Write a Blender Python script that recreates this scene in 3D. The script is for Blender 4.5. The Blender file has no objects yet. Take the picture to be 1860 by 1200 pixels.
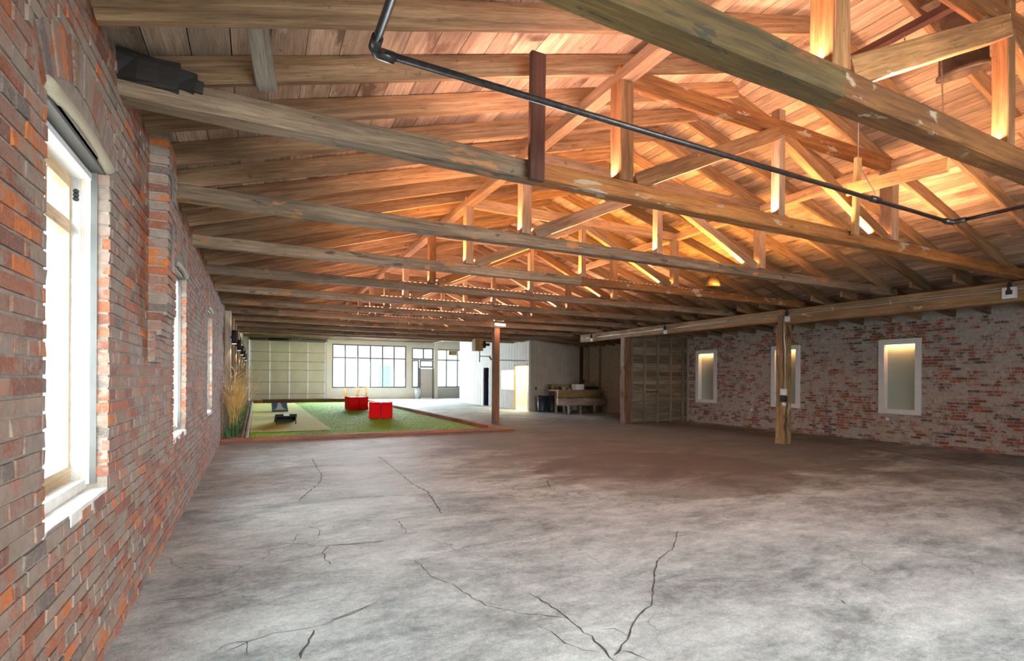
import bpy, math, random
from mathutils import Vector, Matrix, Euler
SC = bpy.context.scene
COL = SC.collection
PI = math.pi
# ---------------------------------------------------------------- camera
TH = math.atan(463 / 930); ROLL = 0.0055
cam_d = bpy.data.cameras.new('camera'); cam = bpy.data.objects.new('camera', cam_d); COL.objects.link(cam)
cam_d.sensor_width = 36.0; cam_d.lens = 18.0; cam_d.shift_y = 85 / 1860; cam_d.clip_start = .03; cam_d.clip_end = 300
cam.location = (0, 0, 1.5)
cam.matrix_world = Matrix.Translation((0, 0, 1.5)) @ Matrix.Rotation(-TH, 4, 'Z') @ Matrix.Rotation(PI / 2, 4, 'X') @ Matrix.Rotation(ROLL, 4, 'Z')
SC.camera = cam
# ---------------------------------------------------------------- view, world, exposure
SC.view_settings.view_transform = 'Standard'; SC.view_settings.look = 'None'
SC.view_settings.exposure = 0.0; SC.view_settings.gamma = 1.0; SC.view_settings.use_curve_mapping = False
SC.cycles.max_bounces = 7; SC.cycles.diffuse_bounces = 4; SC.cycles.glossy_bounces = 3
SC.cycles.transparent_max_bounces = 10; SC.cycles.sample_clamp_indirect = 6.0; SC.cycles.use_denoising = True
W = bpy.data.worlds.new('World'); SC.world = W; W.use_nodes = True
wn = W.node_tree.nodes; wl = W.node_tree.links
sky = wn.new('ShaderNodeTexCoord'); sep = wn.new('ShaderNodeSeparateXYZ'); rp = wn.new('ShaderNodeValToRGB')
wl.new(sky.outputs['Generated'], sep.inputs[0]); wl.new(sep.outputs['Z'], rp.inputs[0])
rp.color_ramp.elements[0].color = (.93, .97, 1, 1); rp.color_ramp.elements[0].position = .45
rp.color_ramp.elements[1].color = (.80, .90, 1, 1)
wl.new(rp.outputs[0], wn['Background'].inputs[0]); wn['Background'].inputs[1].default_value = 6.0

def area(name, loc, rot, sx, sy, power, col, spread=PI):
    l = bpy.data.lights.new(name, 'AREA'); l.shape = 'RECTANGLE'; l.size = sx; l.size_y = sy
    l.energy = power; l.color = col; l.spread = spread
    o = bpy.data.objects.new(name, l); COL.objects.link(o); o.location = loc; o.rotation_euler = rot
    return o
def spot(name, loc, rot, power, col, size, blend=.6, r=.03):
    l = bpy.data.lights.new(name, 'SPOT'); l.energy = power; l.color = col; l.spot_size = size; l.spot_blend = blend
    l.shadow_soft_size = r
    o = bpy.data.objects.new(name, l); COL.objects.link(o); o.location = loc; o.rotation_euler = rot
    return o
def portal(loc, rot, sx, sy):
    o = area('window_portal', loc, rot, sx, sy, 1, (1, 1, 1)); o.data.cycles.is_portal = True
COOL = (.86, .94, 1.0)
# added fill lamp standing in for daylight through an assumed opening behind the camera
area('rear_fill_light', (2.8, -5.6, 1.9), (PI / 2 - .42, 0, 0), 5.2, 2.0, 610, (.88, .96, 1.0), 1.5)
# daylight of the side and street windows (lamps sit in the openings, shining in)
WINY = (-.56, 2.99, 6.34, 10.08)
for wy in WINY:
    area('side_window_daylight', (-.99, wy, 1.75), (0, -PI / 2, 0), 1.6, .85, 32, COOL)
portal((6.7, 34.85, 2.1), (-PI / 2, 0, 0), 4.8, 2.8)
portal((12.3, 34.85, 2.1), (-PI / 2, 0, 0), 2.1, 2.7)
area('street_window_daylight', (6.7, 34.75, 2.2), (-PI / 2 + .3, 0, -.12), 4.6, 2.6, 2500, COOL, 2.4)
area('shop_window_daylight', (12.3, 34.75, 2.2), (-PI / 2, 0, 0), 2.0, 2.6, 200, COOL)
# LED strips lying on the tie beams, shining up into the roof (one per truss)
TY = [1.82 + 1.87 * k for k in range(11)]
LEDC = [(1, .50, .34), (1, .52, .38), (1, .46, .22), (1, .43, .12), (1, .50, .32)] + [(1, .52, .36)] * 6
LEDP = [175, 215, 165, 230, 150, 140, 140, 115, 90, 65, 50]
LEDC2 = [(1, .46, .20), (1, .48, .22), (1, .44, .12), (1, .42, .07), (1, .46, .20)] + [(1, .50, .32)] * 6
for k, y in enumerate(TY):
    area('tie_beam_led_light', (3.4, y + .02, 3.31), (PI, 0, 0), 3.4, .05, LEDP[k] * .62, LEDC[k])
    area('tie_beam_led_light', (6.9, y + .02, 3.31), (PI, 0, 0), 3.5, .05, LEDP[k] * .62, LEDC2[k])

# ---------------------------------------------------------------- materials
def nt(name):
    m = bpy.data.materials.new(name); m.use_nodes = True
    return m, m.node_tree.nodes, m.node_tree.links, m.node_tree.nodes['Principled BSDF']
def ramp(n, stops, interp='LINEAR'):
    r = n.new('ShaderNodeValToRGB'); cr = r.color_ramp; cr.interpolation = interp
    while len(cr.elements) < len(stops): cr.elements.new(.5)
    for e, (p, c) in zip(cr.elements, stops):
        e.position = p; e.color = (c[0], c[1], c[2], 1) if hasattr(c, '__len__') else (c, c, c, 1)
    return r
def noise(n, l, vec, scale, detail=4, rough=.55, dist=0.):
    t = n.new('ShaderNodeTexNoise'); t.inputs['Scale'].default_value = scale; t.inputs['Detail'].default_value = detail
    t.inputs['Roughness'].default_value = rough; t.inputs['Distortion'].default_value = dist
    if vec is not None: l.new(vec, t.inputs['Vector'])
    return t.outputs['Fac']
def mix(n, l, fac, a, b, mode='MIX'):
    m = n.new('ShaderNodeMix'); m.data_type = 'RGBA'; m.blend_type = mode
    for s, v in ((m.inputs[0], fac), (m.inputs[6], a), (m.inputs[7], b)):
        if hasattr(v, 'is_linked') or hasattr(v, 'links'): l.new(v, s)
        elif hasattr(v, '__len__'): s.default_value = (v[0], v[1], v[2], 1)
        else: s.default_value = v
    return m.outputs[2]
def mth(n, l, op, a, b=0., c=None):
    m = n.new('ShaderNodeMath'); m.operation = op
    for s, v in zip(m.inputs, (a, b, c)):
        if v is None: continue
        if hasattr(v, 'links'): l.new(v, s)
        else: s.default_value = v
    return m.outputs[0]
def bump(n, l, h, bs, strength=.3, dist=.01):
    b = n.new('ShaderNodeBump'); b.inputs['Strength'].default_value = strength; b.inputs['Distance'].default_value = dist
    l.new(h, b.inputs['Height']); l.new(b.outputs[0], bs.inputs['Normal'])
def flat(name, col, rough=.6, metal=0., var=.12, sc=8., emit=None, es=0.):
    m, n, l, b = nt(name)
    tc = n.new('ShaderNodeTexCoord')
    f = noise(n, l, tc.outputs['Object'], sc, 3)
    r = ramp(n, [(.3, [c * (1 - var) for c in col]), (.7, [min(1, c * (1 + var)) for c in col])]); l.new(f, r.inputs[0])
    l.new(r.outputs[0], b.inputs['Base Color']); b.inputs['Roughness'].default_value = rough; b.inputs['Metallic'].default_value = metal
    if emit: b.inputs['Emission Color'].default_value = (*emit, 1); b.inputs['Emission Strength'].default_value = es
    return m
def wood(name, dark, mid, light, patches=(), rough=.75, grain=(1.3, 26), var=.35, bst=.35):
    """patches: (scale_u, scale_v, threshold, softness, colour)"""
    m, n, l, b = nt(name)
    uv = n.new('ShaderNodeUVMap'); oi = n.new('ShaderNodeObjectInfo')
    off = n.new('ShaderNodeCombineXYZ')
    l.new(mth(n, l, 'MULTIPLY', oi.outputs['Random'], 37.), off.inputs[0]); l.new(mth(n, l, 'MULTIPLY', oi.outputs['Random'], 91.), off.inputs[1])
    add = n.new('ShaderNodeVectorMath'); add.operation = 'ADD'; l.new(uv.outputs[0], add.inputs[0]); l.new(off.outputs[0], add.inputs[1])
    def mp(su, sv):
        q = n.new('ShaderNodeMapping'); q.inputs['Scale'].default_value = (su, sv, 1); l.new(add.outputs[0], q.inputs[0]); return q.outputs[0]
    g = noise(n, l, mp(*grain), 1., 6, .62, .6)
    fine = noise(n, l, mp(5, 130), 1., 5, .7, .3); spots = noise(n, l, mp(7, 9), 1., 5, .75)
    r = ramp(n, [(.25, dark), (.5, mid), (.78, light)]); l.new(g, r.inputs[0])
    big = noise(n, l, mp(.8, 2.2), 1., 3)
    rb = ramp(n, [(.3, .62), (.7, 1.25)]); l.new(big, rb.inputs[0])
    c = mix(n, l, 1., r.outputs[0], rb.outputs[0], 'MULTIPLY')
    rf = ramp(n, [(.33, .60), (.55, 1.08), (.75, 1.25)]); l.new(fine, rf.inputs[0]); c = mix(n, l, 1., c, rf.outputs[0], 'MULTIPLY')
    rs_ = ramp(n, [(.30, .35), (.38, 1.)]); l.new(spots, rs_.inputs[0]); c = mix(n, l, 1., c, rs_.outputs[0], 'MULTIPLY')
    geo = n.new('ShaderNodeNewGeometry')
    rnd = mth(n, l, 'FRACT', mth(n, l, 'ADD', oi.outputs['Random'], geo.outputs['Random Per Island']))
    rr = ramp(n, [(0., 1 - var), (1., 1 + var * .6)]); l.new(rnd, rr.inputs[0])
    c = mix(n, l, 1., c, rr.outputs[0], 'MULTIPLY')
    for su, sv, th, so, pc in patches:
        f = noise(n, l, mp(su, sv), 1., 5, .62, .4)
        pr = ramp(n, [(th, 0.), (th + so, 1.)]); l.new(f, pr.inputs[0])
        c = mix(n, l, pr.outputs[0], c, pc)
    l.new(c, b.inputs['Base Color']); b.inputs['Roughness'].default_value = rough
    bump(n, l, mth(n, l, 'ADD', g, mth(n, l, 'MULTIPLY', fine, .5)), b, bst, .008)
    return m
def brick_mat(name, stops, plaster, lo, hi, gsc=3.4):
    m, n, l, b = nt(name)
    geo = n.new('ShaderNodeNewGeometry'); oi = n.new('ShaderNodeObjectInfo')
    rnd = mth(n, l, 'FRACT', mth(n, l, 'ADD', mth(n, l, 'MULTIPLY', oi.outputs['Random'], 7.3), geo.outputs['Random Per Island']))
    r = ramp(n, stops, 'CONSTANT'); l.new(rnd, r.inputs[0])
    P = geo.outputs['Position']
    f1 = noise(n, l, P, 45, 5, .7); r1 = ramp(n, [(.3, .68), (.7, 1.22)]); l.new(f1, r1.inputs[0])
    c = mix(n, l, 1., r.outputs[0], r1.outputs[0], 'MULTIPLY')
    a = noise(n, l, P, gsc, 6, .68, .3); bb = noise(n, l, P, 30, 4, .7); big = noise(n, l, P, .9, 2)
    s = mth(n, l, 'ADD', mth(n, l, 'MULTIPLY', a, .55), mth(n, l, 'ADD', mth(n, l, 'MULTIPLY', bb, .3), mth(n, l, 'MULTIPLY', big, .35)))
    s = mth(n, l, 'ADD', s, mth(n, l, 'MULTIPLY', mth(n, l, 'SINE', mth(n, l, 'MULTIPLY', rnd, 57.)), .055))
    rs = ramp(n, [(lo, 0.), (hi, 1.)]); l.new(s, rs.inputs[0])
    pf = noise(n, l, P, 12, 5, .7); rpf = ramp(n, [(.3, [x * .72 for x in plaster]), (.7, [x * 1.22 for x in plaster])]); l.new(pf, rpf.inputs[0])
    c = mix(n, l, mth(n, l, 'MULTIPLY', rs.outputs[0], .88), c, rpf.outputs[0]); ed = noise(n, l, P, 110, 3, .75); re_ = ramp(n, [(.56, 0.), (.66, .7)]); l.new(ed, re_.inputs[0]); c = mix(n, l, re_.outputs[0], c, plaster)
    l.new(c, b.inputs['Base Color']); b.inputs['Roughness'].default_value = .88
    bump(n, l, mth(n, l, 'ADD', f1, bb), b, .5, .006)
    return m
BR_L = [(0., (.27, .08, .034)), (.2, (.36, .10, .034)), (.38, (.20, .075, .045)), (.5, (.31, .115, .06)), (.64, (.52, .14, .022)), (.74, (.27, .14, .095)), (.86, (.29, .20, .15)), (.95, (.15, .115, .095))]
BR_R = [(0., (.24, .06, .035)), (.2, (.33, .08, .04)), (.4, (.16, .07, .055)), (.55, (.28, .11, .075)), (.7, (.42, .10, .04)), (.82, (.25, .18, .155)), (.94, (.08, .07, .07))]
M = {}
M['brick_left'] = brick_mat('brick_left', BR_L, (.265, .212, .17), .57, .65, 4.2)
M['brick_right'] = brick_mat('brick_right', BR_R, (.45, .405, .35), .55, .61, 5.)
def mortar(name, c):
    m, n, l, b = nt(name); g = n.new('ShaderNodeNewGeometry')
    f = noise(n, l, g.outputs['Position'], 14, 6, .7)
    r = ramp(n, [(.3, [x * .6 for x in c]), (.7, [x * 1.2 for x in c])]); l.new(f, r.inputs[0])
    l.new(r.outputs[0], b.inputs['Base Color']); b.inputs['Roughness'].default_value = .95; bump(n, l, f, b, .8, .01)
    return m
M['mortar_left'] = mortar('mortar_left', (.31, .26, .21)); M['mortar_right'] = mortar('mortar_right', (.46, .42, .37))
M['rafter'] = wood('rafter_wood', (.13, .07, .03), (.26, .155, .075), (.42, .28, .16), [(2, 7, .68, .06, (.16, .08, .04))])
M['plank'] = wood('roof_plank_wood', (.24, .165, .11), (.41, .30, .21), (.54, .41, .30), [(1.5, 4, .55, .10, (.16, .10, .065)), (2.2, 6, .64, .08, (.62, .50, .38))], var=.35, grain=(1., 22))
M['tie'] = wood('tie_beam_wood', (.10, .062, .033), (.215, .145, .085), (.36, .26, .17), [(1.3, 3.5, .60, .03, (.36, .16, .05)), (2.5, 8, .60, .05, (.07, .048, .03))])
M['tie_orange'] = wood('tie_beam_stained_wood', (.10, .038, .010), (.25, .095, .02), (.38, .165, .04), [(2.2, 6, .59, .05, (.36, .28, .19)), (5, 14, .70, .03, (.65, .5, .36))])
M['tie_green'] = wood('tie_beam_olive_paint', (.055, .034, .011), (.135, .083, .021), (.23, .15, .047), [(1.2, 5, .56, .03, (.17, .065, .018)), (3.5, 14, .60, .03, (.035, .03, .015)), (5, 12, .70, .03, (.36, .3, .2))])
M['truss_orange'] = wood('truss_stained_wood', (.15, .065, .02), (.32, .15, .05), (.46, .24, .10), [(4, 12, .68, .03, (.62, .47, .33))])
M['truss_tan'] = wood('truss_web_wood', (.26, .15, .08), (.42, .27, .16), (.56, .40, .26), [(3, 10, .66, .05, (.22, .10, .05))])
M['post'] = wood('post_wood', (.11, .06, .02), (.24, .14, .05), (.42, .29, .15), [(1.4, 6, .56, .05, (.07, .035, .02)), (1.6, 4, .62, .04, (.42, .34, .24))])
M['beam'] = wood('beam_wood', (.15, .085, .03), (.29, .175, .07), (.42, .29, .16), [(2, 7, .62, .05, (.42, .33, .23))])
M['red_post'] = wood('brown_post_wood', (.11, .045, .018), (.18, .075, .03), (.25, .12, .05))
M['rotten_post'] = wood('rotten_post_wood', (.05, .022, .01), (.16, .075, .03), (.34, .19, .09), [(1.2, 5, .55, .05, (.03, .014, .008))])
M['black_timber'] = wood('black_wood', (.006, .004, .003), (.014, .010, .007), (.03, .022, .015))
M['dark_board'] = wood('dark_stained_board', (.028, .010, .005), (.07, .022, .010), (.11, .035, .015), var=.1)
M['new_wood'] = wood('new_pine', (.45, .27, .10), (.58, .38, .17), (.68, .48, .25), var=.1)
M['grey_wood'] = wood('grey_old_wood', (.17, .13, .10), (.28, .225, .17), (.38, .31, .25))
M['yellow_timber'] = wood('yellow_timber', (.24, .14, .045), (.36, .23, .08), (.44, .30, .13))
M['kerb_red'] = wood('kerb_red_brown', (.24, .07, .03), (.36, .12, .06), (.44, .19, .11))
M['partition'] = wood('partition_wood', (.07, .05, .03), (.18, .13, .08), (.30, .24, .16), [(5, 9, .66, .04, (.07, .04, .025)), (1, 3, .66, .06, (.14, .10, .055))])
M['pine_sash'] = wood('sash_pine', (.52, .33, .16), (.66, .45, .24), (.74, .55, .33), var=.05, rough=.45)
M['jamb_wood'] = wood('jamb_wood', (.36, .27, .19), (.48, .37, .27), (.56, .46, .36), var=.1)
M['lintel'] = wood('lintel_wood', (.22, .18, .12), (.36, .30, .20), (.45, .39, .29), [(3, 8, .62, .04, (.42, .28, .06))])
M['galv'] = flat('galvanised_metal', (.50, .49, .46), .38, .7, .2, 20)
M['steel_dark'] = flat('dark_angle_steel', (.14, .135, .125), .55, .5)
M['white_paint'] = flat('white_paint', (.78, .78, .76), .5, 0, .04)
M['sill_paint'] = flat('sill_paint', (.72, .70, .66), .6, 0, .12, 14)
M['black'] = flat('black_metal', (.012, .012, .014), .75)
M['pipe'] = flat('black_iron_pipe', (.045, .042, .04), .32, .6, .4, 30)
M['cable'] = flat('grey_conduit', (.42, .40, .37), .45, .4)
M['duct'] = flat('rusty_duct', (.10, .075, .055), .55, .5, .35, 12)
M['strap'] = flat('perforated_strap', (.32, .27, .22), .45, .7, .3, 60)
M['box_white'] = flat('junction_box_white', (.62, .62, .62), .5)
M['garage'] = flat('garage_door_cream', (.60, .54, .40), .55, 0, .06, 2)
M['garage_rail'] = flat('garage_stile', (.82, .82, .78), .45, .3)
M['cream'] = flat('cream_wall', (.80, .73, .63), .8, 0, .05, 2)
M['white_wall'] = flat('white_siding', (.50, .48, .45), .75, 0, .06, 2)
M['grey_siding'] = flat('grey_siding', (.38, .315, .25), .75, 0, .12, 2)
M['frame_dark'] = flat('window_frame_dark', (.13, .13, .14), .5)
M['door_white'] = flat('door_white', (.66, .60, .54), .5, 0, .03)
M['red'] = flat('red_vinyl', (.85, .004, .008), .75, 0, .05); M['red'].node_tree.nodes['Principled BSDF'].inputs['Specular IOR Level'].default_value = .15
M['navy'] = flat('navy_plastic', (.018, .024, .040), .5)
M['blue'] = flat('board_blue', (.02, .12, .34), .4)
M['white'] = flat('plain_white', (.8, .8, .8), .5, 0, .02)
M['concrete_wall'] = mortar('concrete_wall', (.42, .38, .31))
M['plaster_dark'] = mortar('bay_plaster', (.30, .24, .16))
M['rear'] = flat('rear_wall', (.30, .27, .24), .9)
M['deck'] = flat('roof_deck_dark', (.03, .022, .016), .9)
M['leaf'] = flat('leaf_green', (.08, .22, .06), .55, 0, .4, 12)
M['straw'] = flat('dry_grass_gold', (.70, .47, .17), .7, 0, .3, 10)
M['stalk'] = flat('dark_stalk', (.12, .085, .035), .8, 0, .3, 10); M['plume'] = flat('seed_plume', (.70, .54, .30), .8, 0, .2, 20)
M['soil'] = flat('bed_gravel', (.23, .19, .14), .95, 0, .45, 30)
M['room_yellow'] = flat('room_yellow', (.84, .76, .52), .8)
M['cyan_edge'] = flat('bin_pale', (.72, .76, .74), .5)
M['crack'] = flat('crack_dark', (.075, .07, .065), .95, 0, .3, 20)
M['asphalt'] = flat('asphalt', (.30, .30, .30), .9); M['facade'] = flat('pale_facade', (.55, .55, .56), .9)
M['facade_blue'] = flat('blue_facade_door', (.22, .40, .50), .6)
M['screen_dark'] = flat('dark_blue_room', (.010, .014, .045), .8)
def emis(name, c, s):
    m, n, l, b = nt(name); b.inputs['Base Color'].default_value = (*c, 1); b.inputs['Emission Color'].default_value = (*c, 1); b.inputs['Emission Strength'].default_value = s
    return m
M['led'] = emis('led_diode', (1, .62, .42), 3.5); M['lens'] = emis('lamp_lens_glow', (1, .82, .62), 2.5); M['bulb'] = emis('lamp_glow', (1, .66, .5), 14.)
def glassm():
    m, n, l, b = nt('window_glass'); n.remove(b)
    t = n.new('ShaderNodeBsdfTransparent'); g = n.new('ShaderNodeBsdfGlossy'); g.inputs['Roughness'].default_value = .02
    t.inputs[0].default_value = (.93, .97, .96, 1)
    x = n.new('ShaderNodeMixShader'); f = n.new('ShaderNodeFresnel'); f.inputs[0].default_value = 1.35
    gg = n.new('ShaderNodeNewGeometry'); l.new(mth(n, l, 'MULTIPLY', f.outputs[0], mth(n, l, 'SUBTRACT', 1., gg.outputs['Backfacing'])), x.inputs[0]); l.new(t.outputs[0], x.inputs[1]); l.new(g.outputs[0], x.inputs[2]); l.new(x.outputs[0], n['Material Output'].inputs[0])
    return m
M['glass'] = glassm()
m, n, l, b = nt('frosted_pane'); b.inputs['Base Color'].default_value = (.36, .43, .37, 1); b.inputs['Roughness'].default_value = .35; M['frost'] = m
m, n, l, b = nt('translucent_sign'); tr_ = n.new('ShaderNodeBsdfTranslucent'); tr_.inputs[0].default_value = (.75, .66, .56, 1); mx = n.new('ShaderNodeMixShader'); mx.inputs[0].default_value = .3; b.inputs['Base Color'].default_value = (.8, .7, .6, 1); l.new(b.outputs[0], mx.inputs[2]); l.new(tr_.outputs[0], mx.inputs[1]); l.new(mx.outputs[0], n['Material Output'].inputs[0]); M['sign'] = m
# concrete floor
m, n, l, b = nt('concrete_floor'); g = n.new('ShaderNodeNewGeometry'); P = g.outputs['Position']
mp = n.new('ShaderNodeMapping'); mp.inputs['Scale'].default_value = (.8, 1.5, 1); l.new(P, mp.inputs[0])
n1 = noise(n, l, mp.outputs[0], .9, 9, .72, .6); n2 = noise(n, l, mp.outputs[0], 4.2, 9, .78, .4); n3 = noise(n, l, P, 90, 3, .7)
nf = noise(n, l, P, 24, 6, .75); s = mth(n, l, 'ADD', mth(n, l, 'MULTIPLY', nf, .20), mth(n, l, 'ADD', mth(n, l, 'MULTIPLY', n1, .44), mth(n, l, 'MULTIPLY', n2, .36)))
r = ramp(n, [(.36, (.10, .115, .118)), (.44, (.25, .28, .28)), (.52, (.44, .475, .47)), (.61, (.66, .70, .68))]); l.new(s, r.inputs[0])
sp = n.new('ShaderNodeSeparateXYZ'); l.new(P, sp.inputs[0])
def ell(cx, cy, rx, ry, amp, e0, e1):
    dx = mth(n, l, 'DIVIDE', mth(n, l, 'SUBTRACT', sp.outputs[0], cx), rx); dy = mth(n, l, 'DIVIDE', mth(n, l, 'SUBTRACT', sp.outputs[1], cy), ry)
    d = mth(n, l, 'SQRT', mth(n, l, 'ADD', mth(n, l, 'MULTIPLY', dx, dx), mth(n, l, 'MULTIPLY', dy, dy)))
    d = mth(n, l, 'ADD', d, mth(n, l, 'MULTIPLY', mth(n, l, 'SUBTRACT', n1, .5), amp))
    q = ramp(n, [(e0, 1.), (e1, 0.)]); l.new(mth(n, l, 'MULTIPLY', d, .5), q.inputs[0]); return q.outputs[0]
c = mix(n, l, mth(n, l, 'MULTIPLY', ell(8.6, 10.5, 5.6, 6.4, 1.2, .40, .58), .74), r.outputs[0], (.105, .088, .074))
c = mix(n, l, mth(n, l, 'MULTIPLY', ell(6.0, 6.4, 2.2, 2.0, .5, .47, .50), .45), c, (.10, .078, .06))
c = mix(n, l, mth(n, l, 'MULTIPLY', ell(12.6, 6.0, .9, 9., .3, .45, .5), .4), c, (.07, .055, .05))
vd = n.new('ShaderNodeTexVoronoi'); vd.feature = 'DISTANCE_TO_EDGE'; vd.inputs['Scale'].default_value = .62
wv = n.new('ShaderNodeTexNoise'); wv.inputs['Scale'].default_value = 2.2; wv.inputs['Detail'].default_value = 6; l.new(P, wv.inputs['Vector'])
va = n.new('ShaderNodeVectorMath'); va.operation = 'SCALE'; va.inputs['Scale'].default_value = .55; l.new(wv.outputs['Color'], va.inputs[0]); vb = n.new('ShaderNodeVectorMath'); l.new(P, vb.inputs[0]); l.new(va.outputs[0], vb.inputs[1]); l.new(vb.outputs[0], vd.inputs['Vector'])
rc = ramp(n, [(0., 1.), (.006, 0.)]); l.new(vd.outputs['Distance'], rc.inputs[0]); rm = ramp(n, [(.46, 0.), (.56, .6)]); l.new(noise(n, l, P, .8, 3), rm.inputs[0])
c = mix(n, l, mth(n, l, 'MULTIPLY', rc.outputs[0], rm.outputs[0]), c, (.08, .075, .07))
r3 = ramp(n, [(.35, .80), (.65, 1.15)]); l.new(n3, r3.inputs[0]); c = mix(n, l, 1., c, r3.outputs[0], 'MULTIPLY')
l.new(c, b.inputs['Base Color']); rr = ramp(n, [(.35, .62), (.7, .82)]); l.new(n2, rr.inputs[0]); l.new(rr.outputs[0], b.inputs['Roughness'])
bump(n, l, mth(n, l, 'ADD', n2, mth(n, l, 'MULTIPLY', n3, .25)), b, .25, .02); M['floor'] = m
def turfm(name, a, bb):
    m, n, l, b = nt(name); g = n.new('ShaderNodeNewGeometry')
    mp = n.new('ShaderNodeMapping'); mp.inputs['Scale'].default_value = (1, 3.5, 1); l.new(g.outputs['Position'], mp.inputs[0])
    f = noise(n, l, mp.outputs[0], .9, 6, .7); f2 = noise(n, l, g.outputs['Position'], 60, 2)
    r = ramp(n, [(.3, a), (.7, bb)]); l.new(mth(n, l, 'ADD', mth(n, l, 'MULTIPLY', f, .7), mth(n, l, 'MULTIPLY', f2, .3)), r.inputs[0])
    l.new(r.outputs[0], b.inputs['Base Color']); b.inputs['Roughness'].default_value = .9; bump(n, l, f2, b, .8, .02); return m
M['turf'] = turfm('turf_green', (.10, .24, .006), (.34, .60, .022)); M['turf_light'] = turfm('turf_pale', (.46, .50, .12), (.68, .70, .26))

# ---------------------------------------------------------------- mesh helpers
class MB:
    def __init__(s): s.v = []; s.f = []; s.uv = []; s.mi = []
    def quad(s, idx, uvs=None, mi=0):
        s.f.append(idx); s.uv.append(uvs or [(0, 0)] * len(idx)); s.mi.append(mi)
    def box(s, a, b, mi=0, jit=0., rng=None, skip=()):
        x0, y0, z0 = a; x1, y1, z1 = b; o = len(s.v)
        P = [(x0, y0, z0), (x1, y0, z0), (x1, y1, z0), (x0, y1, z0), (x0, y0, z1), (x1, y0, z1), (x1, y1, z1), (x0, y1, z1)]
        if jit: P = [tuple(c + rng.uniform(-jit, jit) for c in p) for p in P]
        s.v += P
        dx, dy, dz = x1 - x0, y1 - y0, z1 - z0
        L = max(dx, dy, dz); ax = 0 if L == dx else (1 if L == dy else 2)
        F = {'-z': (3, 2, 1, 0), '+z': (4, 5, 6, 7), '-y': (0, 1, 5, 4), '+x': (1, 2, 6, 5), '+y': (2, 3, 7, 6), '-x': (3, 0, 4, 7)}
        for k, (nm, q) in enumerate(F.items()):
            if nm in skip: continue
            uv = []
            for i in q:
                p = P[i]; u = p[ax]; w = [p[j] for j in range(3) if j != ax and 'xyz'[j] != nm[1]]
                uv.append((u, (w[0] if w else 0) + k * .37))
            s.quad([o + i for i in q], uv, mi)
        return s
    def beam(s, p0, p1, w, h, up=(0, 0, 1), ch=.006, jit=.0, seg=.35, mi=0, rng=None, uo=0.):
        p0 = Vector(p0); p1 = Vector(p1); d = p1 - p0; L = d.length; d.normalize()
        up = Vector(up); side = d.cross(up)
        if side.length < 1e-4: side = d.cross(Vector((1, 0, 0)))
        side.normalize(); up = side.cross(d).normalized()
        a, b = w / 2, h / 2; c = min(ch, a * .4, b * .4)
        pr = [(-a + c, -b), (a - c, -b), (a, -b + c), (a, b - c), (a - c, b), (-a + c, b), (-a, b - c), (-a, -b + c)]
        per = [0.]
        for i in range(8): q, r_ = pr[i], pr[(i + 1) % 8]; per.append(per[-1] + math.hypot(q[0] - r_[0], q[1] - r_[1]))
        N = max(1, int(L / seg)) if jit else 1
        o = len(s.v)
        for i in range(N + 1):
            c0 = p0 + d * (L * i / N)
            for (x, y) in pr:
                jx = rng.gauss(0, jit) if jit else 0; jy = rng.gauss(0, jit) if jit else 0
                s.v.append(tuple(c0 + side * (x + jx) + up * (y + jy)))
        for i in range(N):
            for k in range(8):
                k2 = (k + 1) % 8; u0 = uo + L * i / N; u1 = uo + L * (i + 1) / N
                s.quad([o + i * 8 + k, o + i * 8 + k2, o + i * 8 + 8 + k2, o + i * 8 + 8 + k], [(u0, per[k]), (u0, per[k + 1]), (u1, per[k + 1]), (u1, per[k])], mi)
        s.quad([o + k for k in range(7, -1, -1)], [(uo + pr[k][0], pr[k][1]) for k in range(7, -1, -1)], mi)
        e = o + N * 8; s.quad([e + k for k in range(8)], [(uo + pr[k][0], pr[k][1]) for k in range(8)], mi)
        return s
    def tube(s, pts, r, seg=8, mi=0, caps=True):
        pts = [Vector(p) for p in pts]; o = len(s.v); nr = len(pts)
        rs = r if hasattr(r, '__len__') else [r] * nr; nrm = None
        for i, p in enumerate(pts):
            d = (pts[min(i + 1, nr - 1)] - pts[max(i - 1, 0)]).normalized()
            if nrm is None:
                nrm = d.cross(Vector((0, 0, 1)));
                if nrm.length < .1: nrm = d.cross(Vector((1, 0, 0)))
            nrm = (nrm - d * nrm.dot(d)).normalized(); bn = d.cross(nrm)
            for k in range(seg):
                a = 2 * PI * k / seg; s.v.append(tuple(p + nrm * math.cos(a) * rs[i] + bn * math.sin(a) * rs[i]))
        for i in range(nr - 1):
            for k in range(seg):
                k2 = (k + 1) % seg; s.quad([o + i * seg + k, o + i * seg + k2, o + (i + 1) * seg + k2, o + (i + 1) * seg + k], None, mi)
        if caps: s.quad([o + k for k in range(seg - 1, -1, -1)], None, mi); s.quad([o + (nr - 1) * seg + k for k in range(seg)], None, mi)
        return s
    def prism(s, poly, d, mi=0):
        """closed polygon (3-d points, planar) pushed by vector d"""
        o = len(s.v); k = len(poly); d = Vector(d)
        s.v += [tuple(p) for p in poly] + [tuple(Vector(p) + d) for p in poly]
        s.quad(list(range(o + k - 1, o - 1, -1)), None, mi); s.quad(list(range(o + k, o + 2 * k)), None, mi)
        for i in range(k):
            j = (i + 1) % k; s.quad([o + i, o + j, o + k + j, o + k + i], None, mi)
        return s
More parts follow.
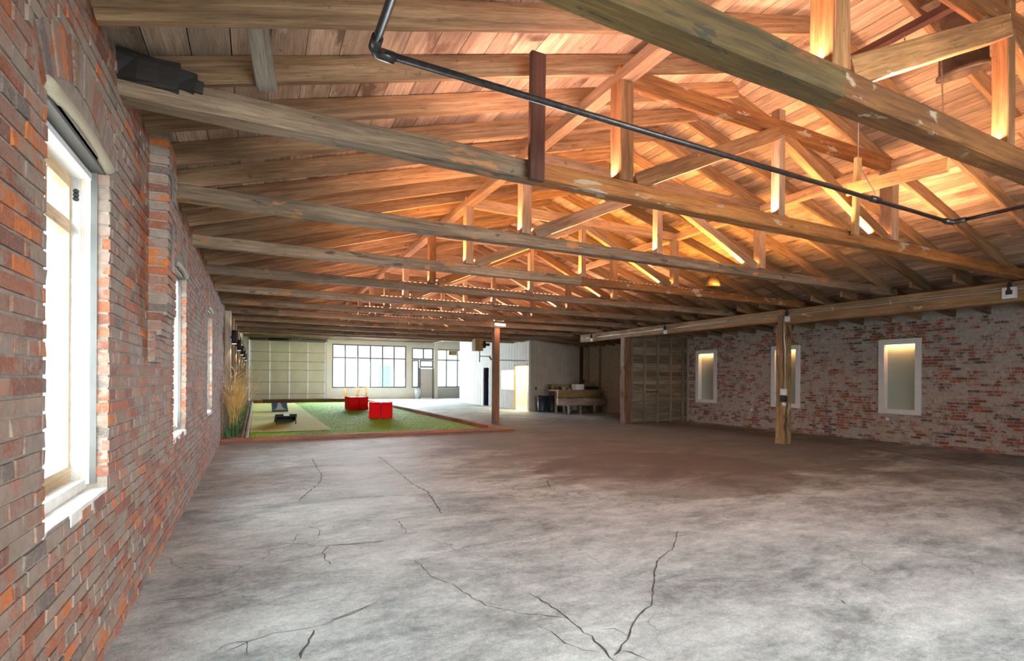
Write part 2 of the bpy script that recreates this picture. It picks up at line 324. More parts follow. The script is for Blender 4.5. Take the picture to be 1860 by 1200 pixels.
    def mesh(s, name, mats):
        me = bpy.data.meshes.new(name); me.from_pydata(s.v, [], s.f)
        uvl = me.uv_layers.new(name='UVMap'); fl = [c for q in s.uv for p in q for c in p]
        uvl.data.foreach_set('uv', fl); me.polygons.foreach_set('material_index', s.mi)
        for m in (mats if isinstance(mats, (list, tuple)) else [mats]): me.materials.append(M[m] if isinstance(m, str) else m)
        me.update(); return me
    def build(s, name, mats, parent=None, smooth=False):
        me = s.mesh(name, mats)
        if smooth: me.polygons.foreach_set('use_smooth', [True] * len(me.polygons))
        return link(name, me, parent)
def link(name, me, parent=None, loc=None, rot=None):
    o = bpy.data.objects.new(name, me); COL.objects.link(o)
    if loc: o.location = loc
    if rot: o.rotation_euler = rot
    if parent:
        o.parent = parent
        if loc is None and parent.type == 'EMPTY': o.matrix_parent_inverse = Matrix.Translation(-parent.location)
    return o
def parent_origin(p):
    v = Vector((0, 0, 0))
    while p: v = v + p.location; p = p.parent
    return v
def tag(o, label=None, cat=None, group=None, kind=None):
    if label: o['label'] = label
    if cat: o['category'] = cat
    if group: o['group'] = group
    if kind: o['kind'] = kind
    return o
def empty(name, loc=(0, 0, 0), **k):
    o = bpy.data.objects.new(name, None); COL.objects.link(o); o.location = loc; o.empty_display_size = .1
    return tag(o, **k)
def struct(name, label, loc=(0, 0, 0), cat=None): return empty(name, loc, label=label, cat=cat, kind='structure')
def B(name, a, b, mat, parent=None): return MB().box(a, b).build(name, mat, parent)
def copy_tree(src, dloc, label=None, group=None):
    c = src.copy(); COL.objects.link(c); c.location = src.location + Vector(dloc)
    if label: c['label'] = label
    for ch in src.children:
        k = ch.copy(); COL.objects.link(k); k.parent = c
        for g in ch.children: q = g.copy(); COL.objects.link(q); q.parent = k
    return c
def wallgrid(mb, axis, a0, a1, z0, z1, t0, t1, openings):
    """solid wall boxes around rectangular openings (lo, hi, zlo, zhi); axis 'y' = runs along y (thickness in x)"""
    xs = sorted(set([a0, a1] + [v for o in openings for v in o[:2] if a0 < v < a1])); 
    for p, q in zip(xs, xs[1:]):
        zz = [z0]; mid = (p + q) / 2; ops = sorted([o for o in openings if o[0] < mid < o[1]], key=lambda o: o[2]); cur = z0
        segs = []
        for o in ops:
            if o[2] > cur: segs.append((cur, o[2]))
            cur = o[3]
        if cur < z1: segs.append((cur, z1))
        for s0, s1 in segs:
            if axis == 'y': mb.box((t0, p, s0), (t1, q, s1))
            else: mb.box((p, t0, s0), (q, t1, s1))
# ---------------------------------------------------------------- dimensions
XL, XR, XB = -.72, 13.6, 10.85
YB = 34.6; YG = 21.6
SL = .29; XRG = 5.05; ZW = 3.19
def zroof(x): return ZW + SL * (x - XL) if x <= XRG else ZW + SL * (XRG - XL) - SL * (x - XRG)
# ---------------------------------------------------------------- floor
fl = struct('floor', 'cracked grey concrete floor with brown stains')
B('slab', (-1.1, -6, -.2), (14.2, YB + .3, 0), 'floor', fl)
def unp(u, v):
    a = (u - 930) / 930; bb = (v - 685) / 930; e = (ROLL * a - bb) / (1 + ROLL * ROLL); c = a - ROLL * e; d = -1.5 / e; X = c * d
    return (X * math.cos(TH) + d * math.sin(TH), -X * math.sin(TH) + d * math.cos(TH))
A1 = lambda pts: [(600 + x / 2.657, 780 + y / 2.657) for x, y in pts]
A2 = lambda pts: [(200 + x / 2.858, 780 + y / 2.858) for x, y in pts]
A3 = lambda pts: [(1250 + x / 2.857, 780 + y / 2.857) for x, y in pts]
CR = [(A1([(230, 125), (330, 205), (400, 265), (470, 300), (540, 405)]), .02), (A1([(410, 630), (470, 685), (490, 710), (590, 745), (680, 810), (750, 850), (860, 870), (960, 893), (1150, 910)]), .009),
      (A1([(960, 790), (1050, 840), (1140, 905), (1220, 980), (1300, 1040), (1370, 1116)]), .016), (A1([(1680, 490), (1650, 580), (1590, 620), (1565, 680), (1560, 790), (1550, 850), (1490, 895), (1450, 960), (1440, 1000), (1400, 1060), (1370, 1090)]), .013),
      (A1([(1000, 940), (1060, 970), (1130, 1030), (1220, 1065), (1300, 1075)]), .008), (A1([(1380, 1065), (1450, 1075), (1550, 1116)]), .012), (A1([(0, 335), (200, 322), (380, 315), (600, 305), (760, 297)]), .012),
      (A1([(0, 560), (120, 550), (260, 540)]), .012), (A1([(0, 920), (100, 885), (230, 830)]), .009), (A1([(330, 440), (370, 500)]), .012), (A1([(285, 437), (420, 418)]), .018), (A1([(1310, 965), (1370, 960), (1440, 1000)]), .010),
      (A1([(205, 410), (235, 405)]), .03), (A1([(1045, 245), (1060, 280)]), .02), (A1([(770, 130), (830, 90), (850, 95)]), .015),
      (A2([(1050, 150), (1080, 210), (1100, 240), (1080, 285), (1010, 340), (975, 375)]), .018), (A2([(540, 415), (700, 400), (970, 378), (1250, 355), (1429, 345)]), .012),
      (A2([(620, 635), (690, 625), (850, 605), (950, 590), (1100, 605), (1140, 600), (1260, 595), (1429, 575)]), .011), (A2([(950, 590), (975, 540)]), .008), (A2([(1020, 590), (1080, 560), (1090, 520), (1030, 500), (1110, 465)]), .007),
      (A2([(1140, 600), (1100, 640), (1140, 700)]), .010), (A2([(260, 890), (440, 870), (560, 855), (640, 820), (690, 795)]), .010), (A2([(600, 1150), (730, 1095), (850, 1055), (1080, 1020), (1250, 960), (1390, 890)]), .008),
      (A2([(1060, 1040), (1030, 1110), (990, 1190)]), .02), (A2([(540, 1160), (620, 1110), (710, 1100), (712, 1170)]), .007), (A2([(420, 700), (520, 705), (640, 705), (700, 720)]), .007), (A2([(1390, 145), (1429, 160)]), .02),
      (A3([(740, 60), (1000, 100), (1250, 155), (1430, 185), (1743, 240)]), .05), (A3([(765, 872), (800, 890), (832, 908)]), .014), (A3([(1105, 628), (1140, 630)]), .02), (A3([(1290, 250), (1360, 255)]), .05), (A3([(570, 430), (600, 428)]), .02)]
rg = random.Random(5); mb = MB()
for pts, w in CR:
    W3 = [Vector((*unp(u, v), .0015)) for u, v in pts]; Q = []
    for p, q in zip(W3, W3[1:]):
        k = max(2, int((q - p).length / .05))
        for i in range(k): Q.append(p.lerp(q, i / k) + (Vector((rg.gauss(0, .007), rg.gauss(0, .007), 0)) if i else Vector((0, 0, 0))))
    Q.append(W3[-1]); o = len(mb.v)
    for i, p in enumerate(Q):
        d = (Q[min(i + 1, len(Q) - 1)] - Q[max(0, i - 1)]); nn = Vector((-d.y, d.x, 0)).normalized()
        ww = w * .5 * rg.uniform(.35, 1.1) * (.3 if i in (0, len(Q) - 1) else 1)
        mb.v += [tuple(p + nn * ww), tuple(p - nn * ww)]
    for i in range(len(Q) - 1): mb.quad([o + 2 * i, o + 2 * i + 1, o + 2 * i + 3, o + 2 * i + 2])
tag(mb.build('crack_lines', 'crack', fl), kind='stuff')
# ---------------------------------------------------------------- brick walls
CH, BL, BHD, JT = .068, .200, .095, .013
def brick_wall(root, X, sgn, y0, y1, z1, openings, mat, seed, camera_y, arch=None):
    """bricks on plane x = X facing sgn*x.  openings: (ylo, yhi, zlo, zhi); arch: (R, rise) above each opening"""
    rng = random.Random(seed); items = []
    for r in range(int(z1 / CH)):
        z = r * CH + .004; hd = (r % 6 == 5); step = (BHD if hd else BL) + JT; y = y0 - (step / 2 if (r % 2) else 0) - (0 if not hd else .05)
        while y < y1:
            a, b = max(y, y0), min(y + step - JT, y1); y += step
            if b - a < .03: continue
            segs = [(a, b)]; zc = z + CH / 2
            for (o0, o1, oz0, oz1) in openings:
                top = oz1
                if arch:
                    R, rise = arch; hw = (o1 - o0) / 2; cy = (o0 + o1) / 2; cz = oz1 + rise - R
                    Ro = R + .215
                    if zc > oz1 - .03:
                        dz = zc - cz
                        if dz < Ro:
                            e = math.sqrt(max(0, Ro * Ro - dz * dz)); e = min(e, hw + .10 + (zc - oz1) * .55)
                            lo, hi = cy - e, cy + e
                        else: continue_ = True; lo = hi = None
                    else: lo, hi = o0, o1
                    if lo is None or zc < oz0: continue
                else:
                    if not (oz0 < zc < oz1): continue
                    lo, hi = o0, o1
                ns = []
                for (p, q) in segs:
                    if q <= lo or p >= hi: ns.append((p, q))
                    else:
                        if p < lo - .03: ns.append((p, lo))
                        if q > hi + .03: ns.append((hi, q))
                segs = ns
            for (p, q) in segs: items.append((p, q, z, hd))
    full = BL - 1e-4
    cand = sorted([i for i, it in enumerate(items) if abs((it[1] - it[0]) - BL) < 1e-3 and it[0] > camera_y], key=lambda i: abs(items[i][0] - camera_y) + .35 * abs(items[i][2] - 1.5))
    single = set(cand[:300])
    def one(mb_, p, q, zz, cx):
        o = rng.uniform(-.001, .006)
        xa, xb = (X - .03, X + o) if sgn > 0 else (X - o, X + .03)
        j = .0028; h = CH - JT
        if rng.random() < .16: h -= .006; 
        mb_.box((min(xa, xb), p, zz), (max(xa, xb), q, zz + h), jit=j, rng=rng, skip=('-x',) if sgn > 0 else ('+x',))
    var = []
    for k in range(8):
        m_ = MB(); j = .003; o = rng.uniform(.0, .006); 
        m_.box((-.03, -BL / 2, 0) if sgn > 0 else (-o, -BL / 2, 0), (o, BL / 2, CH - JT) if sgn > 0 else (.03, BL / 2, CH - JT), jit=j, rng=rng, skip=('-x',) if sgn > 0 else ('+x',))
        var.append(m_.mesh('brick', mat))
    st = MB()
    for i, (p, q, z, hd) in enumerate(items):
        if i in single: link('brick', var[rng.randrange(8)], root, loc=(X, (p + q) / 2, z))
        else: one(st, p, q, z, X)
    tag(st.build('brickwork', mat, root), kind='stuff')
WIN = [(wy - .47, wy + .47) for wy in WINY]
WIN[2] = (5.85, 6.83); WIN[3] = (9.62, 10.55)
SILL, SPR, RISE = .89, 2.60, .17
ARC = lambda hw: (hw * hw + RISE * RISE) / (2 * RISE)
wlft = struct('wall_left', 'old red brick wall smeared with pale mortar')
mb = MB(); OPL = [(a, b, SILL, SPR) for a, b in WIN]
wallgrid(mb, 'y', -6, 14.25, 0, 3.35, XL - .215, XL - .004, OPL); mb.build('mortar_bed', 'mortar_left', wlft)
brick_wall(wlft, XL, 1, .2, 14.2, 3.35, OPL[1:], 'brick_left', 3, 2.0, (ARC(.47), RISE))
# voussoirs (soldier bricks round each arch), jamb bricks, pilaster
rng = random.Random(8); vs = MB(); jb = MB()
for a, b in WIN[1:]:
    hw = (b - a) / 2; R = ARC(hw); cy = (a + b) / 2; cz = SPR + RISE - R; A = math.asin(hw / R) + .06; nb = 16
    for k in range(nb):
        a0 = -A + 2 * A * k / nb + .006; a1 = -A + 2 * A * (k + 1) / nb - .006; o = rng.uniform(-.003, .006); r0, r1 = R + .004, R + .205
        P4 = [(XL - .03, cy + math.sin(t) * r, cz + math.cos(t) * r) for t, r in ((a0, r0), (a1, r0), (a1, r1), (a0, r1))]
        vs.prism(P4, (.03 + o, 0, 0))
    for r in range(int(SILL / CH) + 1, int(SPR / CH)):
        z = r * CH + .004
        for yy, s in ((a, 1), (b, -1)):
            o = rng.uniform(.0, .010)
            jb.box((XL - .062, min(yy, yy + s * o) - (.02 if s > 0 else 0), z), (XL + .002, max(yy, yy + s * o) + (.02 if s < 0 else 0), z + CH - JT), jit=.003, rng=rng)
tag(vs.build('arch_brickwork', 'brick_left', wlft), kind='stuff'); tag(jb.build('jamb_brickwork', 'brick_left', wlft), kind='stuff')
def pilaster(y0, y1, label):
    pr = struct('wall_pilaster', label)
    px = XL + .125; ms = MB(); ms.box((XL - .01, y0 + .01, 1.95), (px - .01, y1 - .01, 3.3)); 
    ms.box((XL - .01, y0 + .01, 1.80), (px - .045, y1 - .01, 1.95)); ms.box((XL - .01, y0 + .01, 1.60), (px - .085, y1 - .01, 1.80)); ms.build('mortar_core', 'mortar_left', pr)
    for r in range(24, 48):
        z = r * CH + .004
        if z > 3.25: break
        x1 = px if z > 1.93 else (px - .035 if z > 1.79 else px - .075)
        o = rng.uniform(-.004, .004)
        m_ = MB(); m_.box((XL, y0 + o, z), (x1 + rng.uniform(-.004, .004), y0 + .2, z + CH - JT), jit=.003, rng=rng); m_.build('brick', 'brick_left', pr)
        m_ = MB(); m_.box((XL, y0 + .21, z), (x1 + rng.uniform(-.004, .004), y1 + o, z + CH - JT), jit=.003, rng=rng); m_.build('brick', 'brick_left', pr)
    slot = MB(); 
    for (za, zb) in ((2.3, 2.66), (2.82, 3.1)): slot.box((px - .004, y0 + .14, za), (px + .006, y0 + .24, zb), jit=.004, rng=rng)
    tag(slot.build('burnt_slot', 'steel_dark', pr), 'black gap in the brick face')
pilaster(4.56, 4.98, 'projecting brick pilaster between the two windows in the brick wall')
# windows in the brick wall
def side_window(idx, a, b, label):
    w = struct('window_%d' % idx, label); x = XL
    def both(name, xa, xb, dep, mat, z0=SILL + .03, z1=SPR):
        m_ = MB(); m_.box((xa, a - .001, z0), (xb, a + dep, z1)); m_.box((xa, b - dep, z0), (xb, b + .001, z1)); m_.build(name, mat, w)
    both('steel_angle', x - .080, x - .050, .012, 'steel_dark'); both('white_stop', x - .100, x - .080, .010, 'white_paint')
    both('timber_jamb', x - .122, x - .102, .003, 'jamb_wood'); both('metal_track', x - .163, x - .122, .005, 'galv')
    sash = empty('sash', (x, a, SILL)); sash.parent = w; sash.matrix_parent_inverse = Matrix.Identity(4)
    m_ = MB(); m_.box((x - .203, a - .001, SILL + .10), (x - .163, a + .03, SPR - .06)); m_.box((x - .203, b - .03, SILL + .10), (x - .163, b + .001, SPR - .06))
    m_.box((x - .203, a + .03, SPR - .12), (x - .163, b - .03, SPR - .06)); m_.box((x - .203, a + .03, 2.24), (x - .163, b - .03, 2.31)); m_.box((x - .203, a, SILL + .04), (x - .158, b, SILL + .13))
    bpy.data.objects.remove(sash); sash = m_.build('sash', 'pine_sash', w)
    MB().box((x - .203, a, SPR - .06), (x - .075, b, SPR - .03)).box((x - .118, a, SPR - .03), (x - .085, b, SPR)).build('head_frame', 'white_paint', w)
    MB().box((x - .09, a, SPR - .02), (x - .02, b, SPR + .012)).build('steel_lintel', 'steel_dark', w)
    c = (a + b) / 2
    m_ = MB()
    for yy in (c - .14, c + .14): m_.box((x - .198, yy - .013, 2.31), (x - .172, yy + .013, SPR - .12))
    m_.build('glazing_bar', 'pine_sash', sash)
    MB().box((x - .186, a + .03, SILL + .13), (x - .182, b - .03, 2.24)).build('glass_pane', 'glass', sash)
    MB().box((x - .186, a + .03, 2.31), (x - .182, b - .03, SPR - .12)).build('glass_pane', 'glass', sash)
    MB().box((x - .16, a, SILL + .005), (x - .095, b, SILL + .055)).build('inner_sill', 'sill_paint', w)
    m_ = MB(); rr = random.Random(idx); k = 6
    for i in range(k):
        y0 = a + (b - a) * i / k; m_.box((x - .21, y0, SILL - .05), (x + rr.uniform(-.006, .006), y0 + (b - a) / k, SILL + .004 + rr.uniform(-.002, .002)), jit=.002, rng=rr)
    m_.build('masonry_sill', 'sill_paint', w)
    # timber lunette filling the arch and the round moulding under it
    R = ARC((b - a) / 2); cz = SPR + RISE - R; A = math.asin((b - a) / 2 / R); poly = [(x - .07, c + R * math.sin(-A + 2 * A * i / 14), cz + R * math.cos(-A + 2 * A * i / 14)) for i in range(15)]
    m_ = MB(); m_.prism(poly, (.062, 0, 0)); m_.build('arch_panel', 'lintel', w)
    pts = [(x - .02, c + (R - .03) * math.sin(t) , cz + (R - .03) * math.cos(t) - .035) for t in [(-A + .02) + (2 * A - .04) * i / 10 for i in range(11)]]
    pts = [(x - .005, a + .01 + (b - a - .02) * i / 10, SPR + .012 + .03 * math.sin(PI * i / 10)) for i in range(11)]
    MB().tube(pts, .030, 10).build('arch_moulding', 'lintel', w, True)
    if idx == 1:
        MB().tube([(x - .142, b - .004, 2.47), (x - .142, b - .010, 2.47)], .013, 10).tube([(x - .142, b - .004, 2.45), (x - .142, b - .010, 2.45)], .013, 10).tube([(x - .142, b - .004, 2.43), (x - .142, b - .010, 2.43)], .013, 10).build('latch_hole', 'black', w)
side_window(1, *WIN[1], 'tall window with pine sash and arched timber head, before the brick pilaster')
side_window(2, *WIN[2], 'narrow-looking bright window just beyond the brick pilaster')
side_window(3, *WIN[3], 'last slim window in the brick wall before the turf')
side_window(7, *WIN[0], 'side window of the brick wall beside the viewer')
# ground and street outside
og = MB(); og.box((-40, -30, -.25), (-1.1, 80, -.12)).box((-1.1, YB + .3, -.25), (60, 80, -.12)); tag(og.build('ground', 'asphalt'), 'grey street pavement outside the windows', None, None, 'structure')
bl = empty('shop_building', (12, 52, 0), label='pale building across the street seen through the far windows', cat='building')
B('wall', (-2, 52, 0), (40, 54, 6), 'facade', bl)
for k in range(8): B('window', (0 + 5 * k, 51.93, .9), (2.2 + 5 * k, 52.01, 3), 'cyan_edge', bl)
B('door', (11.0, 51.9, 0), (12.1, 52.0, 2.6), 'facade_blue', bl)
# right brick wall
wr = struct('wall_right', 'far brick wall half covered in grey mortar')
RW = [(6.30, 7.20), (9.22, 10.12), (12.12, 13.02)]; RZ = (.68, 2.46)
OPR = [(a + .09, b - .09, RZ[0] + .09, RZ[1] - .09) for a, b in RW]
mb = MB(); wallgrid(mb, 'y', -6, 13.4, 0, 3.3, XR + .004, XR + .35, OPR)
mb.build('mortar_bed', 'mortar_right', wr); brick_wall(wr, XR, -1, -.5, 13.35, 2.86, OPR, 'brick_right', 17, 3.9)
B('plaster_band', (XR - .01, -6, 2.86), (XR + .35, 13.4, 2.95), 'mortar_right', wr)
ar = MB()
for a, b in RW:
    c = (a + b) / 2; hw = .5; R = .85; cz = RZ[1] + .03 - math.sqrt(R * R - hw * hw); A = math.asin(hw / R)
    for k in range(13):
        a0 = -A + 2 * A * k / 13 + .008; a1 = -A + 2 * A * (k + 1) / 13 - .008
        ar.prism([(XR + .01, c + math.sin(t) * r, cz + math.cos(t) * r) for t, r in ((a0, R), (a0, R + .11), (a1, R + .11), (a1, R))], (-.018 - rng.uniform(0, .006), 0, 0))
tag(ar.build('arch_brickwork', 'brick_right', wr), kind='stuff')
LB = ['frosted window in a white frame beside the right-hand end of the post row', 'frosted window in a white frame half hidden behind the wooden post', 'frosted window in a white frame next to the board partition']
M['foam'] = flat('old_foam', (.30, .21, .08), .9, 0, .4, 30)
for i, (a, b) in enumerate(RW):
    w = struct('window_%d' % (4 + i), LB[i]); x = XR; t = .125; z0, z1 = RZ
    m_ = MB(); m_.box((x - .035, a, z0), (x + .02, b, z0 + .11)); m_.box((x - .035, a, z1 - .13), (x + .02, b, z1)); m_.box((x - .035, a, z0 + .11), (x + .02, a + t, z1 - .13)); m_.box((x - .035, b - t, z0 + .11), (x + .02, b, z1 - .13)); m_.build('window_frame', 'white_paint', w)
    m_ = MB(); 
    m_.box((x + .02, a + .09, z0 + .09), (x + .13, a + t, z1 - .09)); m_.box((x + .02, b - t, z0 + .09), (x + .13, b - .09, z1 - .09)); m_.box((x + .02, a + .09, z1 - .13), (x + .13, b - .09, z1 - .09)); m_.box((x + .02, a + .09, z0 + .09), (x + .13, b - .09, z0 + .11)); m_.build('reveal_lining', 'white_paint', w)
    B('frosted_pane', (x + .12, a + t, z0 + .11), (x + .135, b - t, z1 - .13), 'frost', w)
    B('led_strip', (x + .035, a + t + .01, z1 - .142), (x + .055, b - t - .01, z1 - .131), 'led', w)
    area('window_led_light', (x + .05, (a + b) / 2, z1 - .15), (0, -.5, 0), .02, b - a - .3, 3.6, (1, .43, .15))
    m_ = MB(); rr = random.Random(i)
    for k in range(14):
        q = rr.uniform(-.5, .5); cy = (a + b) / 2 + q; h = .12 * (1 - (q / .55) ** 2) * rr.uniform(.3, 1)
        m_.tube([(x - .005, cy, z1 - .01), (x - .02, cy + rr.uniform(-.04, .04), z1 + h * .5), (x - .005, cy + rr.uniform(-.06, .06), z1 + h)], [.03, .035, .012], 6)
    tag(m_.build('foam_filler', 'foam', w, True), kind='stuff')
# ---------------------------------------------------------------- ceiling: planks and rafters
def slope_pt(x): return (x, zroof(x))
c1 = struct('ceiling', 'board roof slope rising from the brick wall on wooden rafters'); c2 = struct('ceiling.001', 'board roof slope falling to the long side beam'); c3 = struct('ceiling.002', 'dark low roof between the long side beam and the far brick wall')
RD = .17
ang = math.atan(SL)
Y0, Y1R = -6.0, YG
def planks(root, x0, x1, width, ylens, zf, angle, seed, sgn):
    rr = random.Random(seed); nrow = int(round(abs(x1 - x0) / (width * math.cos(angle)))); stp = (x1 - x0) / nrow; me = []
    Ls = ylens
    for k in range(5):
        m_ = MB(); m_.box((-abs(stp) / math.cos(angle) / 2 + .003, 0, 0), (abs(stp) / math.cos(angle) / 2 - .003, Ls - .006, .022), jit=.0012, rng=rr); me.append(m_.mesh('plank', 'plank'))
    for r in range(nrow):
        xc = x0 + stp * (r + .5); off = rr.choice([0, .25, .5, .75]) * Ls; y = Y0 - off
        if off == 0: pass
        while y < Y1R:
            if y + Ls > -.5: link('plank', rr.choice(me), root, loc=(xc, y, zf(xc) + rr.uniform(0, .004)), rot=(0, -angle * sgn, 0))
            y += Ls
planks(c1, XL - .3, XRG, .225, 4.4, lambda x: zroof(x) + RD / math.cos(ang), ang, 1, 1)
planks(c2, XRG, 10.95, .15, 5.6, lambda x: zroof(x) + RD / math.cos(ang), ang, 2, -1)
A3_ = math.atan(.10); ZL = lambda x: 3.13 - .10 * (x - 10.95)
planks(c3, 10.95, XR + .2, .17, 5.6, lambda x: ZL(x) + .17, A3_, 3, -1)
# roofing felt over the boards (closes the joints)
m_ = MB(); t = RD / math.cos(ang) + .03
m_.prism([(XL - .4, Y0, zroof(XL) - .1 * SL + t + .01), (XRG, Y0, zroof(XRG) + t + .02), (XRG, Y0, zroof(XRG) + t + .1), (XL - .4, Y0, zroof(XL) + t + .1)], (0, Y1R - Y0 + .1, 0)); m_.build('roofing_felt', 'deck', c1)
m_ = MB(); m_.prism([(XRG, Y0, zroof(XRG) + t + .02), (11.05, Y0, zroof(11.0) + t + .015), (11.05, Y0, zroof(11.) + t + .1), (XRG, Y0, zroof(XRG) + t + .1)], (0, Y1R - Y0 + .1, 0)); m_.build('roofing_felt', 'deck', c2)
m_ = MB(); m_.prism([(10.9, Y0, 3.38), (XR + .3, Y0, 3.08), (XR + .3, Y0, 3.2), (10.9, Y0, 3.5)], (0, 27.0, 0)); m_.build('roofing_felt', 'deck', c3)
rr = random.Random(12); RM = {}
def rafter_mesh(key, x0, x1, z0, z1):
    L = []
    for k in range(4):
        m_ = MB(); m_.beam((x0, 0, z0 + RD / 2), (x1, 0, z1 + RD / 2), .048, RD, jit=.0022, seg=.5, rng=rr, uo=k * 3.3, ch=.004); L.append(m_.mesh('rafter', 'rafter'))
    return L
ML = rafter_mesh('l', XL + .0, XRG + .1, zroof(XL), zroof(XRG + .0) + SL * .1); MR = rafter_mesh('r', XRG - .1, 11.0, zroof(XRG) + SL * .1, zroof(11.0)); MW = rafter_mesh('w', 10.6, XR - .01, ZL(10.6), ZL(XR))
y = 3.72 - .6233 * 7
while y < YG - .2:
    yy = y + rr.uniform(-.015, .015)
    link('rafter', rr.choice(ML), c1, loc=(0, yy, 0)); link('rafter', rr.choice(MR), c2, loc=(0, yy + .052, 0)); link('rafter', rr.choice(MW), c3, loc=(0, yy + .11, -.002))
    y += .6233
# purlins running over the queen posts
for x, lab in ((2.93, 'long purlin over the truss posts on the brick wall side of the ridge'), (7.17, 'long purlin over the truss posts on the side of the long beam')):
    o = MB().beam((x, -5.9, 4.19), (x, YG, 4.19), .13, .115, jit=.002, rng=rr).build('purlin', 'truss_tan'); tag(o, lab, 'roof beam')
# ---------------------------------------------------------------- trusses
XQ1, XQ2, XK = 2.93, 7.17, 5.05
TL = ['roof truss with thick olive-painted tie beam and orange braces, closest overhead', 'roof truss with dark brown board hanging from its long grey tie beam', 'roof truss just beyond the one carrying the dark brown board',
      'roof truss whose tie beam meets the brick wall beyond the pilaster', 'roof truss one bay past the bare brick window bay, slim grey tie beam', 'roof truss over the bare floor, sixth tie beam counting from overhead',
      'roof truss one bay before the plain brown post', 'roof truss carried at mid-span by the plain brown post', 'roof truss one bay beyond the plain brown post', 'roof truss over the turf, last but one before the end board', 'last roof truss before the end board over the turf']
for k, y in enumerate(TY):
    rk = random.Random(40 + k); tr = empty('roof_truss', (XK, y, 3.1), label=TL[k], cat='roof truss', group='timber roof trusses')
    near = 'tie_green' if k == 0 else 'tie'; w = .15 if k < 2 else .13
    jt = .0035 if k < 3 else 0
    if k == 0:
        MB().beam((XL - .1, y, 3.17), (2.95, y, 3.17), .16, .16, jit=jt, rng=rk, ch=.012).build('tie_beam', near, tr)
        tag(MB().beam((2.95, y, 3.168), (11.0, y, 3.168), .16, .155, jit=jt, rng=rk, ch=.012).build('tie_beam', 'tie_orange', tr), 'orange-stained length of the tie beam')
    elif k in (1, 7):
        s = 2.05 if k == 1 else 0.5
        MB().beam((XL - .1, y, 3.175), (s, y, 3.175), w, .15, jit=jt, rng=rk, ch=.009).build('tie_beam', near, tr)
        MB().beam((s, y, 3.175), (11.0, y, 3.175), w, .148, jit=jt, rng=rk, ch=.009, uo=4).build('tie_beam', 'tie_orange' if k == 1 else 'truss_tan', tr)
    else:
        MB().beam((XL - .1, y, 3.17), (5.0, y, 3.17), w, .14, jit=jt, rng=rk, ch=.008, uo=k * 7).build('tie_beam', near, tr)
        MB().beam((5.0, y, 3.17), (11.0, y, 3.17), w, .138, jit=jt, rng=rk, ch=.008, uo=k * 5).build('tie_beam', 'tie_orange' if k in (3,) else near, tr)
    wm = 'truss_orange' if k in (0, 1, 4) else 'truss_tan'
    pw = .15 if k < 2 else .13
    MB().beam((XQ1, y, 3.25), (XQ1, y, 4.14), pw, pw, up=(0, 1, 0), jit=jt * .6, rng=rk, ch=.008).build('queen_post', wm, tr); MB().beam((XQ2, y, 3.25), (XQ2, y, 4.14), pw, pw, up=(0, 1, 0), jit=jt * .6, rng=rk, ch=.008).build('queen_post', 'truss_tan' if k else wm, tr)
    MB().beam((XK, y, 3.25), (XK, y, 4.40), .10 if k else .12, .10, up=(0, 1, 0), jit=jt * .6, rng=rk).build('king_post', 'truss_tan' if k else wm, tr)
    m_ = 'truss_tan' if k not in (0, 1) else 'tie_orange'
    MB().beam((XQ1 - .06, y, 4.205), (XQ2 + .06, y, 4.205), .11, .145, jit=jt * .6, rng=rk, uo=k * 3).build('straining_beam', m_, tr)
    MB().beam((XQ1 + .12, y - .02, 3.27), (XK - .05, y - .02, 4.14), .09, .145 if k else .165, jit=jt * .5, rng=rk).build('brace', wm, tr); MB().beam((XQ2 - .12, y + .0, 3.27), (XK + .05, y + .0, 4.14), .09, .13, jit=jt * .5, rng=rk).build('brace', wm, tr)
    # led strip on the beam
    if k < 8:
        m_ = MB()
        for q in range(34 if k > 3 else 56): xx = 2.4 + q * .1; m_.box((xx, y + w / 2 - .030, 3.252), (xx + .05, y + w / 2 - .012, 3.262))
        tag(m_.build('led_diodes', 'led', tr), 'row of warm glowing light diodes', kind='stuff')
# loose boards fixed in the roof
tag(MB().beam((1.96, 3.53, 3.05), (1.97, 3.53, 4.05), .13, .05, up=(0, 1, 0)).build('hanger_board', 'dark_board'), 'dark brown upright board hanging on the second tie beam', 'board')
tag(MB().beam((6.22, 3.56, 3.18), (6.27, 3.56, 4.08), .085, .05, up=(0, 1, 0)).build('upright_board', 'new_wood'), 'short upright piece of new yellow pine on the tie beam', 'board')
b_ = MB().beam((6.14, 3.60, 3.70), (6.12, 2.62, 3.63), .045, .14).build('cross_board', 'new_wood'); tag(b_, 'pale pine board with knot holes lying across two trusses', 'board')
tag(MB().beam((-.02, 3.13, 3.50), (.05, 3.68, 3.36), .05, .12, up=(1, 0, 0)).build('short_strut', 'grey_wood'), 'short pale strut between two rafters near the brick wall', 'board')
o = MB().beam((4.93, 1.2, 4.47), (4.93, 3.1, 4.47), .07, .07).build('ridge_channel', 'dark_board'); tag(o, 'dark channel under the ridge with strap hangers', 'metal channel')
# black end block and pale scar on the tie beams
tag(MB().beam((XL, 3.602, 3.275), (-.42, 3.602, 3.26), .055, .17, jit=.006, rng=rk, seg=.08, ch=.02).beam((-.43, 3.602, 3.255), (-.34, 3.602, 3.24), .05, .12, jit=.006, rng=rk, seg=.05, ch=.025).beam((-.35, 3.602, 3.235), (-.30, 3.602, 3.23), .045, .07, ch=.02).build('black_block', 'black_timber'), 'black timber block on the tie beam against the brick wall', 'timber')
